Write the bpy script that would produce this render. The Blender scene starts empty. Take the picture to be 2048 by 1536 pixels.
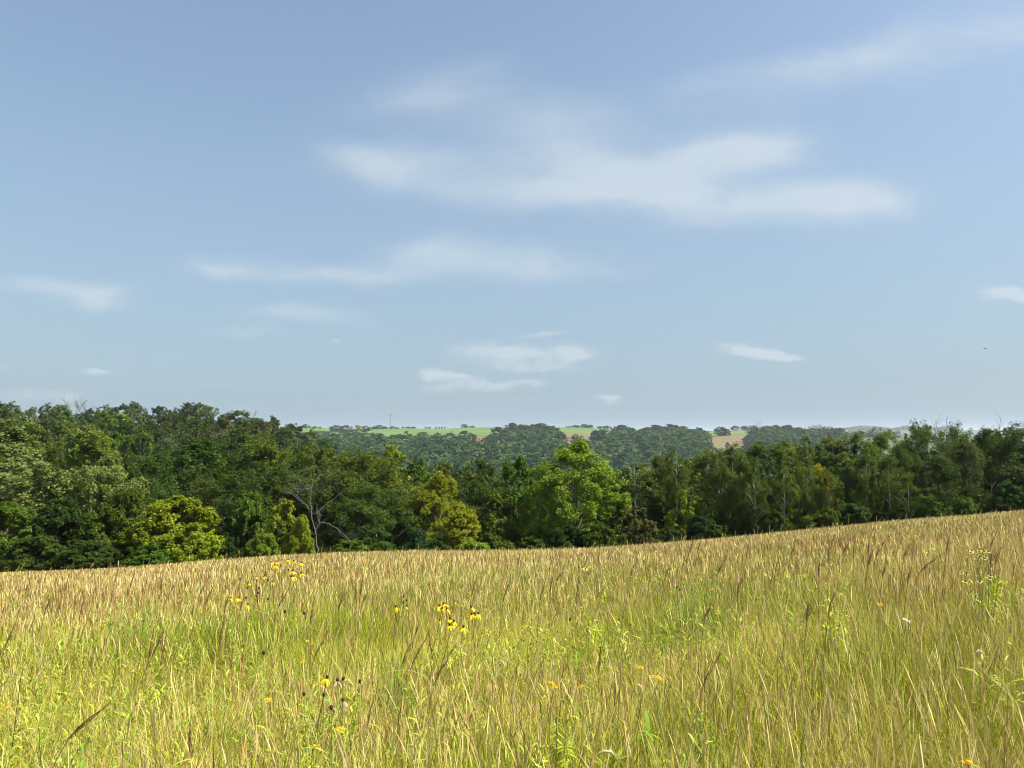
import bpy, math, numpy as np
from math import radians, sin, cos, tan, pi

# ------------------------------------------------------------------ scene, camera, sky, sun
S = bpy.context.scene
COL = S.collection
S.render.engine = 'CYCLES'
S.view_settings.view_transform = 'Standard'
S.view_settings.look = 'None'
S.view_settings.gamma = 1.0
S.view_settings.exposure = 0.9
S.cycles.use_denoising = True
S.cycles.denoising_prefilter = 'ACCURATE'
S.cycles.pixel_filter_type = 'BLACKMAN_HARRIS'; S.cycles.filter_width = 1.05
S.cycles.max_bounces = 6
S.cycles.diffuse_bounces = 3
S.cycles.glossy_bounces = 2
S.cycles.transmission_bounces = 4
S.cycles.volume_bounces = 1
S.cycles.transparent_max_bounces = 4

F = 1500.0                       # focal length in photo pixels (photo 2048 x 1536)
HOR = 870.0                      # row of the level horizon in the photo
P = math.atan((HOR - 768) / F)

def ray(px, py):                 # photo pixel -> (x/y, z/y) of the direction in the world
    dx = (px - 1024) / F; dz = (768 - py) / F
    fw = cos(P) - dz * sin(P)
    return dx / fw, (sin(P) + dz * cos(P)) / fw

def rpx(u, v=0.0):               # world slope -> photo column
    fw = 1.0 * cos(P) + v * sin(P)
    return 1024 + F * u / fw

cam = bpy.data.objects.new('camera', bpy.data.cameras.new('camera'))
COL.objects.link(cam); S.camera = cam
cam.data.sensor_width = 36.0
cam.data.lens = 36.0 * F / 2048
cam.data.clip_start = 0.05; cam.data.clip_end = 30000
cam.rotation_euler = (pi / 2 + P, 0, 0)

SUN_AZ, SUN_EL = radians(100), radians(50)       # clockwise from +Y (the view), above the horizon
sd = (sin(SUN_AZ) * cos(SUN_EL), cos(SUN_AZ) * cos(SUN_EL), sin(SUN_EL))
sl = bpy.data.lights.new('sun', 'SUN'); sl.energy = 5.0; sl.angle = radians(0.53); sl.color = (1, .95, .86)
sun = bpy.data.objects.new('sun', sl); COL.objects.link(sun)
import mathutils
sun.rotation_euler = mathutils.Vector(sd).to_track_quat('Z', 'Y').to_euler()

W = bpy.data.worlds.new('World'); S.world = W; W.use_nodes = True
nt = W.node_tree; nt.nodes.clear()
N = nt.nodes.new; L = nt.links.new
out = N('ShaderNodeOutputWorld'); bg = N('ShaderNodeBackground'); bg.inputs[1].default_value = 0.098
sky = N('ShaderNodeTexSky'); sky.sky_type = 'NISHITA'; sky.sun_disc = False
sky.sun_elevation = SUN_EL; sky.sun_rotation = SUN_AZ
sky.altitude = 300; sky.air_density = 1.15; sky.dust_density = 2.2; sky.ozone_density = 0.7
tc = N('ShaderNodeTexCoord'); sep = N('ShaderNodeSeparateXYZ'); L(tc.outputs['Generated'], sep.inputs[0])
def M(op, a, b=None, c=None, clamp=False):
    n = N('ShaderNodeMath'); n.operation = op; n.use_clamp = clamp
    for i, v in enumerate((a, b, c)):
        if v is None: continue
        if isinstance(v, (int, float)): n.inputs[i].default_value = v
        else: L(v, n.inputs[i])
    return n.outputs[0]
yy = M('MAXIMUM', sep.outputs[1], 0.05)
uu = M('DIVIDE', sep.outputs[0], yy); vv = M('DIVIDE', sep.outputs[2], yy)
cmb = N('ShaderNodeCombineXYZ'); L(uu, cmb.inputs[0]); L(vv, cmb.inputs[1])
def noise(vec, scale, detail, rough, off=0.0, stretch=(1, 1)):
    mp = N('ShaderNodeMapping'); L(vec, mp.inputs[0])
    mp.inputs['Location'].default_value = (off, off * .37, 0); mp.inputs['Scale'].default_value = (stretch[0], stretch[1], 1)
    n = N('ShaderNodeTexNoise'); n.noise_dimensions = '2D'
    n.inputs['Scale'].default_value = scale; n.inputs['Detail'].default_value = detail; n.inputs['Roughness'].default_value = rough
    L(mp.outputs[0], n.inputs['Vector']); return n
# gentle warp of the cloud coordinates
def warp(vec, scale, amt, off, st):
    wn = noise(vec, scale, 3, .55, off, st)
    s1 = N('ShaderNodeVectorMath'); s1.operation = 'SUBTRACT'; L(wn.outputs['Color'], s1.inputs[0]); s1.inputs[1].default_value = (.5, .5, .5)
    s2 = N('ShaderNodeVectorMath'); s2.operation = 'MULTIPLY'; L(s1.outputs[0], s2.inputs[0]); s2.inputs[1].default_value = (amt * 1.6, amt * .7, 0)
    s3 = N('ShaderNodeVectorMath'); s3.operation = 'ADD'; L(vec, s3.inputs[0]); L(s2.outputs[0], s3.inputs[1])
    return s3.outputs[0]
big = warp(cmb.outputs[0], 6, .06, 3.1, (1, 2.2))
small = warp(cmb.outputs[0], 22, .022, 7.7, (1, 2.0))
def field(vec, lst):
    acc = None
    for cx, cy, rx, ry, ang, amp in lst:
        u, v = ray(cx, cy)
        mp = N('ShaderNodeMapping'); mp.vector_type = 'TEXTURE'; L(vec, mp.inputs[0])
        mp.inputs['Location'].default_value = (u, v, 0)
        mp.inputs['Rotation'].default_value = (0, 0, radians(ang))
        mp.inputs['Scale'].default_value = (rx / F, ry / F, 1)
        d = N('ShaderNodeVectorMath'); d.operation = 'DOT_PRODUCT'; L(mp.outputs[0], d.inputs[0]); L(mp.outputs[0], d.inputs[1])
        e = M('POWER', 0.3679, d.outputs['Value'])
        acc = M('MULTIPLY', e, amp) if acc is None else M('MULTIPLY_ADD', e, amp, acc)
    return acc
soft = field(big, [
    (980, 290, 330, 110, 0, .22), (1300, 350, 430, 95, 0, .20), (1700, 120, 380, 70, 15, .22), (800, 530, 420, 50, 2, .12),
    (900, 150, 150, 48, 12, .50), (840, 205, 120, 40, 5, .42), (960, 190, 60, 30, 5, .2), (1100, 230, 150, 62, 0, .48),
    (740, 318, 110, 34, -4, .62), (860, 350, 200, 48, -3, .50), (1120, 305, 180, 55, 4, .45),
    (1050, 385, 230, 36, 0, .40), (1330, 335, 240, 52, 10, .95), (1490, 305, 130, 38, 4, .80),
    (1300, 385, 210, 34, 4, .55), (1560, 400, 250, 40, 3, .95), (1700, 402, 110, 42, -6, .85),
    (1500, 440, 140, 24, -3, .35), (450, 528, 90, 24, -5, .75), (620, 552, 170, 20, -3, .50),
    (880, 498, 95, 34, 4, .80), (800, 545, 170, 24, 2, .50), (1080, 530, 160, 34, -2, .80),
    (125, 580, 125, 25, -4, 1.05), (205, 602, 60, 15, -8, .7), (600, 636, 115, 19, 0, .85), (490, 668, 85, 10, -5, .6),
    (1400, 165, 120, 38, 14, .36), (1640, 130, 210, 46, 17, .48), (1880, 80, 220, 60, 17, .60), (2060, 60, 120, 60, 20, .5),
    (1700, 280, 420, 200, 0, .10), (2000, 560, 300, 220, 0, .10), (1200, 560, 600, 180, 0, .08)])
crisp = field(small, [
    (1010, 705, 110, 22, -2, .9), (1150, 708, 42, 17, 0, .85), (1060, 735, 110, 12, 0, .5), (1085, 668, 60, 7, 2, .45),
    (862, 748, 30, 13, 0, .95), (912, 754, 34, 8, -5, .85), (940, 772, 130, 14, 2, .62), (1050, 768, 40, 6, 0, .4),
    (1500, 704, 70, 12, -6, .95), (1555, 712, 55, 8, -8, .8), (1215, 797, 28, 8, -6, .75), (2005, 586, 50, 14, -3, .95), (2050, 592, 30, 14, 0, .8),
    (190, 744, 34, 6, 0, .8), (250, 750, 20, 3, 0, .35), (5, 733, 18, 4, 0, .5), (60, 792, 110, 18, 0, .42), (140, 800, 40, 10, 0, .3),
    (675, 685, 16, 6, 0, .5), (430, 768, 100, 5, 0, .25), (880, 640, 60, 6, 0, .12), (490, 815, 60, 8, 0, .25), (1060, 797, 50, 5, 0, .3), (750, 793, 40, 4, 0, .25)])
n1 = noise(big, 7, 9, .58, 1.3, (1, 2.4)); n2 = noise(small, 34, 5, .6, 5.2, (1, 2.2))
a1 = M('MULTIPLY', soft, M('MULTIPLY_ADD', n1.outputs[0], 1.25, .42))
mr = N('ShaderNodeMapRange'); mr.interpolation_type = 'SMOOTHSTEP'; L(a1, mr.inputs[0])
mr.inputs[1].default_value = -.05; mr.inputs[2].default_value = 1.75
a2 = M('MULTIPLY', crisp, M('MULTIPLY_ADD', n2.outputs[0], 1.7, .15))
mr2 = N('ShaderNodeMapRange'); mr2.interpolation_type = 'SMOOTHSTEP'; L(a2, mr2.inputs[0])
mr2.inputs[1].default_value = .05; mr2.inputs[2].default_value = 1.0
al = M('MULTIPLY', M('ADD', M('MULTIPLY', mr.outputs[0], .72), M('MULTIPLY', mr2.outputs[0], .62), clamp=True), M('GREATER_THAN', sep.outputs[1], .05))
cl = N('ShaderNodeMix'); cl.data_type = 'RGBA'; L(al, cl.inputs['Factor'])
hzf = N('ShaderNodeMapRange'); L(sep.outputs[2], hzf.inputs[0]); hzf.inputs[1].default_value = 0; hzf.inputs[2].default_value = .5; hzf.inputs[3].default_value = .86; hzf.inputs[4].default_value = .22
veil = N('ShaderNodeMix'); veil.data_type = 'RGBA'; L(hzf.outputs[0], veil.inputs['Factor']); L(sky.outputs[0], veil.inputs[6]); veil.inputs[7].default_value = (1.72, 2.47, 3.18, 1)
L(veil.outputs[2], cl.inputs[6])
cl.inputs[7].default_value = (3.75, 4.2, 4.5, 1)
L(cl.outputs[2], bg.inputs[0]); L(bg.outputs[0], out.inputs[0])

# ------------------------------------------------------------------ helpers
REG = []                                     # (root, look, zone, px, relation) -> labels written at the end
def mesh_obj(name, verts, faces, mat, parent=None, attr=None, smooth=False):
    me = bpy.data.meshes.new(name)
    verts = np.asarray(verts, np.float32); faces = np.asarray(faces, np.int32)
    k = faces.shape[1]
    me.vertices.add(len(verts)); me.vertices.foreach_set('co', verts.ravel())
    me.loops.add(faces.size); me.loops.foreach_set('vertex_index', faces.ravel())
    me.polygons.add(len(faces)); me.polygons.foreach_set('loop_start', np.arange(0, faces.size, k, dtype=np.int32))
    me.update(calc_edges=True)
    if attr is not None:
        an, dom, ty, dat = attr
        a = me.attributes.new(an, ty, dom)
        a.data.foreach_set('value' if ty == 'FLOAT' else 'color', np.asarray(dat, np.float32).ravel())
    if smooth: me.polygons.foreach_set('use_smooth', np.ones(len(faces), bool))
    me.materials.append(mat)
    o = bpy.data.objects.new(name, me); COL.objects.link(o)
    if parent: o.parent = parent
    return o
def empty(name, loc=(0, 0, 0)):
    o = bpy.data.objects.new(name, None); o.empty_display_size = .2
    o.location = loc; COL.objects.link(o); return o
def tag(o, label=None, cat=None, group=None, kind=None):
    if label: o['label'] = label
    if cat: o['category'] = cat
    if group: o['group'] = group
    if kind: o['kind'] = kind
    return o
class Geo:                                   # collects quads
    def __init__(s): s.v = []; s.f = []; s.n = 0
    def add(s, v, f):
        v = np.asarray(v, float).reshape(-1, 3); s.v.append(v); s.f.append(np.asarray(f, int).reshape(-1, 4) + s.n); s.n += len(v)
    def tube(s, pts, rad, n=6):
        pts = np.asarray(pts, float); k = len(pts); ring = []
        for i in range(k):
            t = pts[min(i + 1, k - 1)] - pts[max(i - 1, 0)]; t /= np.linalg.norm(t) + 1e-9
            a = np.cross(t, (0, 0, 1.0)) if abs(t[2]) < .9 else np.cross(t, (1.0, 0, 0)); a /= np.linalg.norm(a)
            b = np.cross(t, a); th = np.arange(n) * 2 * pi / n
            ring.append(pts[i] + rad[i] * (np.outer(np.cos(th), a) + np.outer(np.sin(th), b)))
        f = [(i * n + j, i * n + (j + 1) % n, (i + 1) * n + (j + 1) % n, (i + 1) * n + j) for i in range(k - 1) for j in range(n)]
        s.add(np.concatenate(ring), f)
    def get(s): return np.concatenate(s.v), np.concatenate(s.f)
def sstep(a, b, x):
    t = np.clip((x - a) / (b - a), 0, 1); return t * t * (3 - 2 * t)

# ------------------------------------------------------------------ materials
def new_mat(name):
    m = bpy.data.materials.new(name); m.use_nodes = True; t = m.node_tree; t.nodes.clear()
    return m, t
def leafy(name, ramp, trans=.35, rough=.6, use_obj=True, attr='tint', spec=.12):
    m, t = new_mat(name); n = t.nodes.new; l = t.links.new
    at = n('ShaderNodeAttribute'); at.attribute_name = attr
    cr = n('ShaderNodeValToRGB'); el = cr.color_ramp.elements
    while len(el) < len(ramp): el.new(.5)
    for e, (p, c) in zip(el, ramp): e.position = p; e.color = (*c, 1)
    l(at.outputs['Fac'], cr.inputs[0]); c = cr.outputs[0]
    if use_obj:
        oi = n('ShaderNodeObjectInfo'); mx = n('ShaderNodeMix'); mx.data_type = 'RGBA'; mx.blend_type = 'MULTIPLY'
        mx.inputs['Factor'].default_value = 1; l(c, mx.inputs[6]); l(oi.outputs['Color'], mx.inputs[7]); c = mx.outputs[2]
    p = n('ShaderNodeBsdfPrincipled'); p.inputs['Roughness'].default_value = rough
    p.inputs['Specular IOR Level'].default_value = spec
    l(c, p.inputs['Base Color']); tr = n('ShaderNodeBsdfTranslucent')
    hs = n('ShaderNodeHueSaturation'); hs.inputs['Saturation'].default_value = 1.15; hs.inputs['Value'].default_value = 1.25; l(c, hs.inputs['Color'])
    l(hs.outputs[0], tr.inputs[0]); ms = n('ShaderNodeMixShader'); ms.inputs[0].default_value = trans
    l(p.outputs[0], ms.inputs[1]); l(tr.outputs[0], ms.inputs[2]); o = n('ShaderNodeOutputMaterial'); l(ms.outputs[0], o.inputs[0])
    return m
def vcol(name, trans=.3, rough=.55):
    m, t = new_mat(name); n = t.nodes.new; l = t.links.new
    at = n('ShaderNodeAttribute'); at.attribute_name = 'hue'
    p = n('ShaderNodeBsdfPrincipled'); p.inputs['Roughness'].default_value = rough; p.inputs['Specular IOR Level'].default_value = .3
    l(at.outputs['Color'], p.inputs['Base Color']); tr = n('ShaderNodeBsdfTranslucent'); l(at.outputs['Color'], tr.inputs[0])
    ms = n('ShaderNodeMixShader'); ms.inputs[0].default_value = trans
    l(p.outputs[0], ms.inputs[1]); l(tr.outputs[0], ms.inputs[2]); o = n('ShaderNodeOutputMaterial'); l(ms.outputs[0], o.inputs[0])
    return m
def noisy(name, ramp, scale, detail=6, rough=.9, stretch=(1, 1, 1), bump=0.0, trans=0.0):
    m, t = new_mat(name); n = t.nodes.new; l = t.links.new
    tcn = n('ShaderNodeTexCoord'); mp = n('ShaderNodeMapping'); mp.inputs['Scale'].default_value = stretch
    l(tcn.outputs['Object'], mp.inputs[0])
    ns = n('ShaderNodeTexNoise'); ns.inputs['Scale'].default_value = scale; ns.inputs['Detail'].default_value = detail; ns.inputs['Roughness'].default_value = .62
    l(mp.outputs[0], ns.inputs['Vector'])
    cr = n('ShaderNodeValToRGB'); el = cr.color_ramp.elements
    while len(el) < len(ramp): el.new(.5)
    for e, (p, c) in zip(el, ramp): e.position = p; e.color = (*c, 1)
    l(ns.outputs[0], cr.inputs[0])
    p = n('ShaderNodeBsdfPrincipled'); p.inputs['Roughness'].default_value = rough; p.inputs['Specular IOR Level'].default_value = .25
    l(cr.outputs[0], p.inputs['Base Color'])
    if bump:
        b = n('ShaderNodeBump'); b.inputs['Strength'].default_value = bump; l(ns.outputs[0], b.inputs['Height']); l(b.outputs[0], p.inputs['Normal'])
    o = n('ShaderNodeOutputMaterial')
    if trans:
        tr = n('ShaderNodeBsdfTranslucent'); l(cr.outputs[0], tr.inputs[0]); ms = n('ShaderNodeMixShader'); ms.inputs[0].default_value = trans
        l(p.outputs[0], ms.inputs[1]); l(tr.outputs[0], ms.inputs[2]); l(ms.outputs[0], o.inputs[0])
    else: l(p.outputs[0], o.inputs[0])
    return m
LEAF = leafy('leaf', [(0, (.40, .45, .30)), (.5, (1, 1, 1)), (1, (1.85, 1.7, 1.4))])
FAR_LEAF = leafy('far_leaf', [(0, (.022, .065, .018)), (.4, (.050, .120, .028)), (.72, (.10, .168, .034)), (1, (.165, .20, .045))], use_obj=False, trans=.2)
BARK = noisy('bark', [(.3, (.06, .045, .032)), (.6, (.16, .13, .10)), (.8, (.26, .23, .19))], 9, stretch=(3, 3, .6), bump=.4)
PALE_BARK = noisy('pale_bark', [(.3, (.16, .14, .11)), (.5, (.42, .40, .34)), (.8, (.55, .53, .47))], 6, stretch=(3, 3, .8), bump=.3)
DEAD = noisy('weathered_wood', [(.3, (.075, .07, .062)), (.6, (.14, .13, .115)), (.8, (.22, .21, .185))], 8, stretch=(4, 4, .8), bump=.3)
GRASS = vcol('grass_blade', .22)
SOIL = noisy('thatch_soil', [(.25, (.07, .06, .022)), (.5, (.10, .085, .035)), (.75, (.17, .145, .06))], 2.4, bump=.5)
CROP = noisy('crop_green', [(.38, (.07, .13, .020)), (.5, (.10, .17, .03)), (.62, (.13, .185, .04))], .035, stretch=(.35, 2, 1))
STUB = noisy('stubble_brown', [(.35, (.11, .085, .038)), (.5, (.17, .13, .06)), (.65, (.12, .125, .045))], .05)
DIRT = noisy('pale_dirt', [(.3, (.25, .22, .14)), (.7, (.42, .37, .26))], .15)
PETAL = noisy('yellow_petal', [(.3, (.72, .50, .012)), (.7, (.85, .66, .02))], 60, rough=.6, trans=.3)
ORANGE = noisy('golden_petal', [(.3, (.72, .36, .01)), (.7, (.82, .52, .015))], 60, rough=.6, trans=.3)
WITHER = noisy('withered_petal', [(.3, (.36, .27, .14)), (.7, (.52, .42, .22))], 60, rough=.7, trans=.3)
PALEP = noisy('pale_petal', [(.3, (.66, .52, .10)), (.7, (.78, .66, .20))], 60, rough=.6, trans=.3)
WHITEP = noisy('white_petal', [(.3, (.68, .68, .62)), (.7, (.80, .80, .76))], 60, rough=.6, trans=.3)
CONE = noisy('dark_cone', [(.35, (.022, .012, .007)), (.65, (.075, .045, .022))], 420, bump=.8)
STEM = noisy('green_stem', [(.3, (.20, .24, .04)), (.7, (.34, .34, .09))], 30)
DKSTEM = noisy('dark_stem', [(.3, (.07, .035, .02)), (.7, (.18, .11, .05))], 30)
PLUME = noisy('brown_plume', [(.3, (.20, .12, .04)), (.55, (.30, .19, .07)), (.8, (.42, .29, .12))], 70, trans=.2)
PALEGR = noisy('straw', [(.3, (.60, .50, .27)), (.7, (.78, .68, .42))], 40, trans=.3)
METAL = noisy('grey_metal', [(.3, (.16, .16, .17)), (.7, (.28, .28, .29))], .5, rough=.6)
FEATHER = noisy('dark_feather', [(.3, (.03, .03, .03)), (.7, (.08, .07, .06))], 20)
WEED = leafy('weed_leaf', [(0, (.20, .29, .025)), (.5, (.34, .44, .04)), (1, (.50, .54, .09))], use_obj=True, trans=.4)

# ------------------------------------------------------------------ ground
CR = np.array([ray(x, y + 6) for x, y in ((-300, 1158), (0, 1142), (200, 1135), (400, 1124), (550, 1112), (700, 1105), (1000, 1101), (1150, 1098), (1300, 1086), (1500, 1066), (1700, 1047), (1900, 1030), (2048, 1021), (2350, 1000))])
BQ = .00155
CREST = np.interp(np.linspace(-1, 1, 81), CR[:, 0], -CR[:, 1]); CREST = np.convolve(np.pad(CREST, 3, 'edge'), np.ones(7) / 7, 'valid')
SKYR = np.array([ray(x, y) for x, y in ((-200, 850), (500, 855), (600, 856), (745, 858), (860, 859), (940, 857), (1000, 854), (1100, 855), (1180, 858), (1290, 861), (1430, 862), (1480, 861), (1560, 868), (1640, 874), (2300, 880))])
FK = np.array([(0, -11), (60, -11), (100, -17), (200, -31), (300, -40), (400, -41), (500, -35), (600, -27.5), (700, -19.5), (800, -12.5), (900, -6), (1000, 0), (1100, 5), (1200, 9.5), (1300, 12.8), (1450, 12.5), (2000, 0), (3000, -5), (3600, -2), (5000, -12), (12000, -60)])
HK = np.array([(0, -11), (60, -10.5), (110, -9.5), (150, -7.5), (230, -2), (290, -1.5), (420, -14), (600, -28), (800, -12.5), (1000, 0), (1300, 12.8), (1450, 12.5), (2000, 0), (12000, -60)])
def ground(X, Y):
    X = np.asarray(X, float); Y = np.asarray(Y, float)
    u = np.clip(X / np.maximum(Y, 4.0), -1, 1)
    cr = np.interp(u, np.linspace(-1, 1, 81), CREST)
    a = cr - 2 * math.sqrt(BQ)
    Yp = np.maximum(Y, 0)
    near = -1.7 - a * Y - BQ * Yp ** 2
    near = near + .035 * np.sin(X * .9 + 1) * np.sin(Y * .7) + .05 * np.sin(X * .23 + Y * .11)
    far = np.interp(Y, FK[:, 0], FK[:, 1])
    bump = sstep(850, 1300, Y) * (1 - sstep(1450, 2200, Y))
    far = far + bump * (1300 * np.interp(u, SKYR[:, 0], SKYR[:, 1]) - 12.8)
    far = far + 26 * sstep(2800, 3600, Y) * (1 - sstep(3800, 4600, Y)) * sstep(.30, .38, u)
    w = 1 - sstep(-.345, -.17, u)
    hill = np.interp(Y, HK[:, 0], HK[:, 1])
    far = far * (1 - w) + hill * w
    far = far + (1.2 * np.sin(X * .021 + Y * .013) + .8 * np.sin(X * .043 - Y * .031)) * sstep(90, 200, Y)
    t = sstep(52, 100, Y)
    return near * (1 - t) + far * t
ys = np.concatenate([np.linspace(-40, 0, 14), np.linspace(.6, 60, 100), np.linspace(62, 320, 90), np.linspace(330, 1600, 110), np.linspace(1650, 12000, 70)])
us = np.linspace(-1.25, 1.25, 161)
gv = []
for y in ys:
    x = us * (max(y, 0) + 14) ; gv.append(np.stack([x, np.full_like(x, y), ground(x, y)], 1))
gv = np.concatenate(gv); nu = len(us); ii, jj = np.meshgrid(np.arange(len(ys) - 1), np.arange(nu - 1), indexing='ij')
b0 = (ii * nu + jj).ravel(); gf = np.stack([b0, b0 + 1, b0 + nu + 1, b0 + nu], 1)
gm, gt = new_mat('meadow_ground'); n = gt.nodes.new; l = gt.links.new
geo = n('ShaderNodeNewGeometry'); sp = n('ShaderNodeSeparateXYZ'); l(geo.outputs['Position'], sp.inputs[0])
ns = n('ShaderNodeTexNoise'); ns.inputs['Scale'].default_value = 1.3; ns.inputs['Detail'].default_value = 8; l(geo.outputs['Position'], ns.inputs['Vector'])
c1 = n('ShaderNodeValToRGB'); e = c1.color_ramp.elements; e[0].position = .3; e[0].color = (.05, .045, .018, 1); e[1].position = .7; e[1].color = (.15, .13, .05, 1); l(ns.outputs[0], c1.inputs[0])
nf = n('ShaderNodeTexNoise'); nf.inputs['Scale'].default_value = .03; nf.inputs['Detail'].default_value = 7; l(geo.outputs['Position'], nf.inputs['Vector'])
c2 = n('ShaderNodeValToRGB'); e = c2.color_ramp.elements; e[0].position = .35; e[0].color = (.03, .045, .015, 1); e[1].position = .7; e[1].color = (.09, .11, .035, 1); l(nf.outputs[0], c2.inputs[0])
mrg = n('ShaderNodeMapRange'); l(sp.outputs[1], mrg.inputs[0]); mrg.inputs[1].default_value = 38; mrg.inputs[2].default_value = 50
mxg = n('ShaderNodeMix'); mxg.data_type = 'RGBA'; l(mrg.outputs[0], mxg.inputs['Factor']); l(c1.outputs[0], mxg.inputs[6]); l(c2.outputs[0], mxg.inputs[7])
pb = n('ShaderNodeBsdfPrincipled'); pb.inputs['Roughness'].default_value = .95; l(mxg.outputs[2], pb.inputs[0]); og = n('ShaderNodeOutputMaterial'); l(pb.outputs[0], og.inputs[0])
g = mesh_obj('ground', gv, gf, gm, smooth=True); tag(g, kind='structure')

def drape(name, px0, px1, d0, d1, mat, lift=.5, taper=0.0):
    nx, ny = 30, 20; v = []
    for j in range(ny + 1):
        D = d0 + (d1 - d0) * j / ny
        sh = taper * (1 - j / ny) + 6 * sin(j * .9)
        for i in range(nx + 1):
            px = (px0 + sh * .3) + (px1 - px0 - taper * (1 - j / ny)) * i / nx; x = ray(px, HOR)[0] * D
            v.append((x, D, float(ground(x, D)) + lift))
    f = [(j * (nx + 1) + i, j * (nx + 1) + i + 1, (j + 1) * (nx + 1) + i + 1, (j + 1) * (nx + 1) + i) for j in range(ny) for i in range(nx)]
    o = mesh_obj(name, v, f, mat, smooth=True); tag(o, kind='structure'); return o
drape('crop_field', 545, 905, 900, 1298, CROP)
drape('crop_field', 905, 1075, 1012, 1298, CROP)
drape('stubble_field', 915, 1080, 700, 1008, STUB)
drape('crop_field', 1085, 1320, 1040, 1298, CROP)
drape('stubble_field', 1100, 1290, 740, 1036, STUB)
drape('crop_field', 1380, 1560, 1010, 1290, CROP)
drape('stubble_field', 1400, 1535, 640, 1006, STUB, taper=25)
drape('dirt_bank', 1345, 1400, 560, 640, DIRT, lift=.8, taper=20)

# ------------------------------------------------------------------ grass (stuff)
rng = np.random.default_rng(11)
def vnoise(X, Y, s, seed):                   # smooth value noise for species patches
    r = np.random.default_rng(seed); G = r.random((96, 96)); x = (X / s + 48) % 95; y = (Y / s + 7) % 95
    xi = x.astype(int); yi = y.astype(int); fx = x - xi; fy = y - yi; fx = fx * fx * (3 - 2 * fx); fy = fy * fy * (3 - 2 * fy)
    return (G[xi, yi] * (1 - fx) + G[xi + 1, yi] * fx) * (1 - fy) + (G[xi, yi + 1] * (1 - fx) + G[xi + 1, yi + 1] * fx) * fy
def scatter(rho, p, d0, d1, ulim=.82):
    D = np.linspace(d0, d1, 400); dens = rho * np.minimum(1, (4 / D) ** p) * 2 * (ulim * D + 1)
    cdf = np.cumsum(dens) * (D[1] - D[0]); n = int(cdf[-1])
    y = np.interp(rng.random(n), cdf / cdf[-1], D); x = (rng.random(n) * 2 - 1) * (ulim * y + 1)
    return x, y
def strips(x, y, h, w, lean, laz, lv, wf, col, name, zoff=0):
    n = len(x); K = len(lv); phi = rng.random(n) * pi
    z0 = ground(x, y) - .02 + zoff; t = np.array(lv)
    bx = np.cos(phi)[:, None] * w[:, None] * np.array(wf)[None] * .5; by = np.sin(phi)[:, None] * w[:, None] * np.array(wf)[None] * .5
    s = lean[:, None] * t[None] ** 2
    cx = x[:, None] + h[:, None] * s * np.cos(laz)[:, None]; cy = y[:, None] + h[:, None] * s * np.sin(laz)[:, None]
    cz = z0[:, None] + h[:, None] * t[None] * (1 - .35 * np.minimum(s, 1.2) * t[None])
    V = np.empty((n, K, 2, 3), np.float32)
    V[:, :, 0, 0] = cx - bx; V[:, :, 1, 0] = cx + bx; V[:, :, 0, 1] = cy - by; V[:, :, 1, 1] = cy + by; V[:, :, 0, 2] = cz; V[:, :, 1, 2] = cz
    base = (np.arange(n) * K * 2)[:, None]; k = np.arange(K - 1) * 2
    Fq = np.stack([base + k, base + k + 1, base + k + 3, base + k + 2], -1).reshape(-1, 4)
    C = np.ones((n, K - 1, 4), np.float32); C[:, :, :3] = col[:, None, :]
    return V.reshape(-1, 3), Fq, C.reshape(-1, 4)
def pal(arr, k): return np.array(arr)[k]
def join(parts):
    v = []; f = []; c = []; n = 0
    for a, b, d in parts: v.append(a); f.append(b + n); c.append(d); n += len(a)
    return np.concatenate(v), np.concatenate(f), np.concatenate(c)
GREEN = [(.27, .34, .012), (.40, .44, .018), (.15, .21, .014), (.50, .50, .032), (.50, .43, .055), (.38, .27, .05), (.60, .52, .15)]
TAN = [(.54, .43, .15), (.44, .31, .10), (.64, .54, .21), (.33, .20, .07), (.44, .43, .08)]
def sprigs(n, d0, d1, nl=16):
    y = d0 + (d1 - d0) * rng.random(n) ** .75; x = (rng.random(n) * 2 - 1) * (.8 * y + .6); kp = vnoise(x, y, 1.4, 31) > .52; x = x[kp]; y = y[kp]; n = len(x)
    top = .5 + .3 * rng.random(n); tn = rng.random(n); base = np.where(tn[:, None] < .5, np.array([[.33, .43, .02]]), np.where(tn[:, None] < .8, np.array([[.22, .33, .03]]), np.array([[.46, .50, .05]])))
    t = .35 + .65 * rng.random((n, nl)); az = rng.random((n, nl)) * 2 * pi
    X = (x[:, None] + .02 * np.cos(az)).ravel(); Y = (y[:, None] + .02 * np.sin(az)).ravel(); zo = (top[:, None] * t).ravel(); k = n * nl
    col = np.repeat(base, nl, 0) * (.7 + .6 * rng.random(k))[:, None]
    return [strips(X, Y, .022 + .032 * rng.random(k), .005 + .007 * rng.random(k) + .0004 * Y, .5 + 1.4 * rng.random(k), az.ravel(), (0, .4, .75, 1), (.3, 1, .8, .08), col, 'l', zo)]
def talls(n, d0, d1):
    y = d0 + (d1 - d0) * rng.random(n); x = (rng.random(n) * 2 - 1) * (.8 * y + .6); tn = rng.random(n)
    col = np.where(tn[:, None] < .5, np.array([[.36, .22, .08]]), np.where(tn[:, None] < .8, np.array([[.30, .34, .05]]), np.array([[.60, .52, .25]]))) * (.6 + .6 * rng.random(n))[:, None]
    return [strips(x, y, .78 + .34 * rng.random(n) ** 2.5, np.maximum(.004, .0006 * y) * (.8 + .5 * rng.random(n)), .02 + .35 * rng.random(n), rng.normal(0, 1.3, n), (0, .5, .78, .85, .93, 1), (.7, .6, .5, 1.2, 1.5, .15), col, 'q')]
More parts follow.
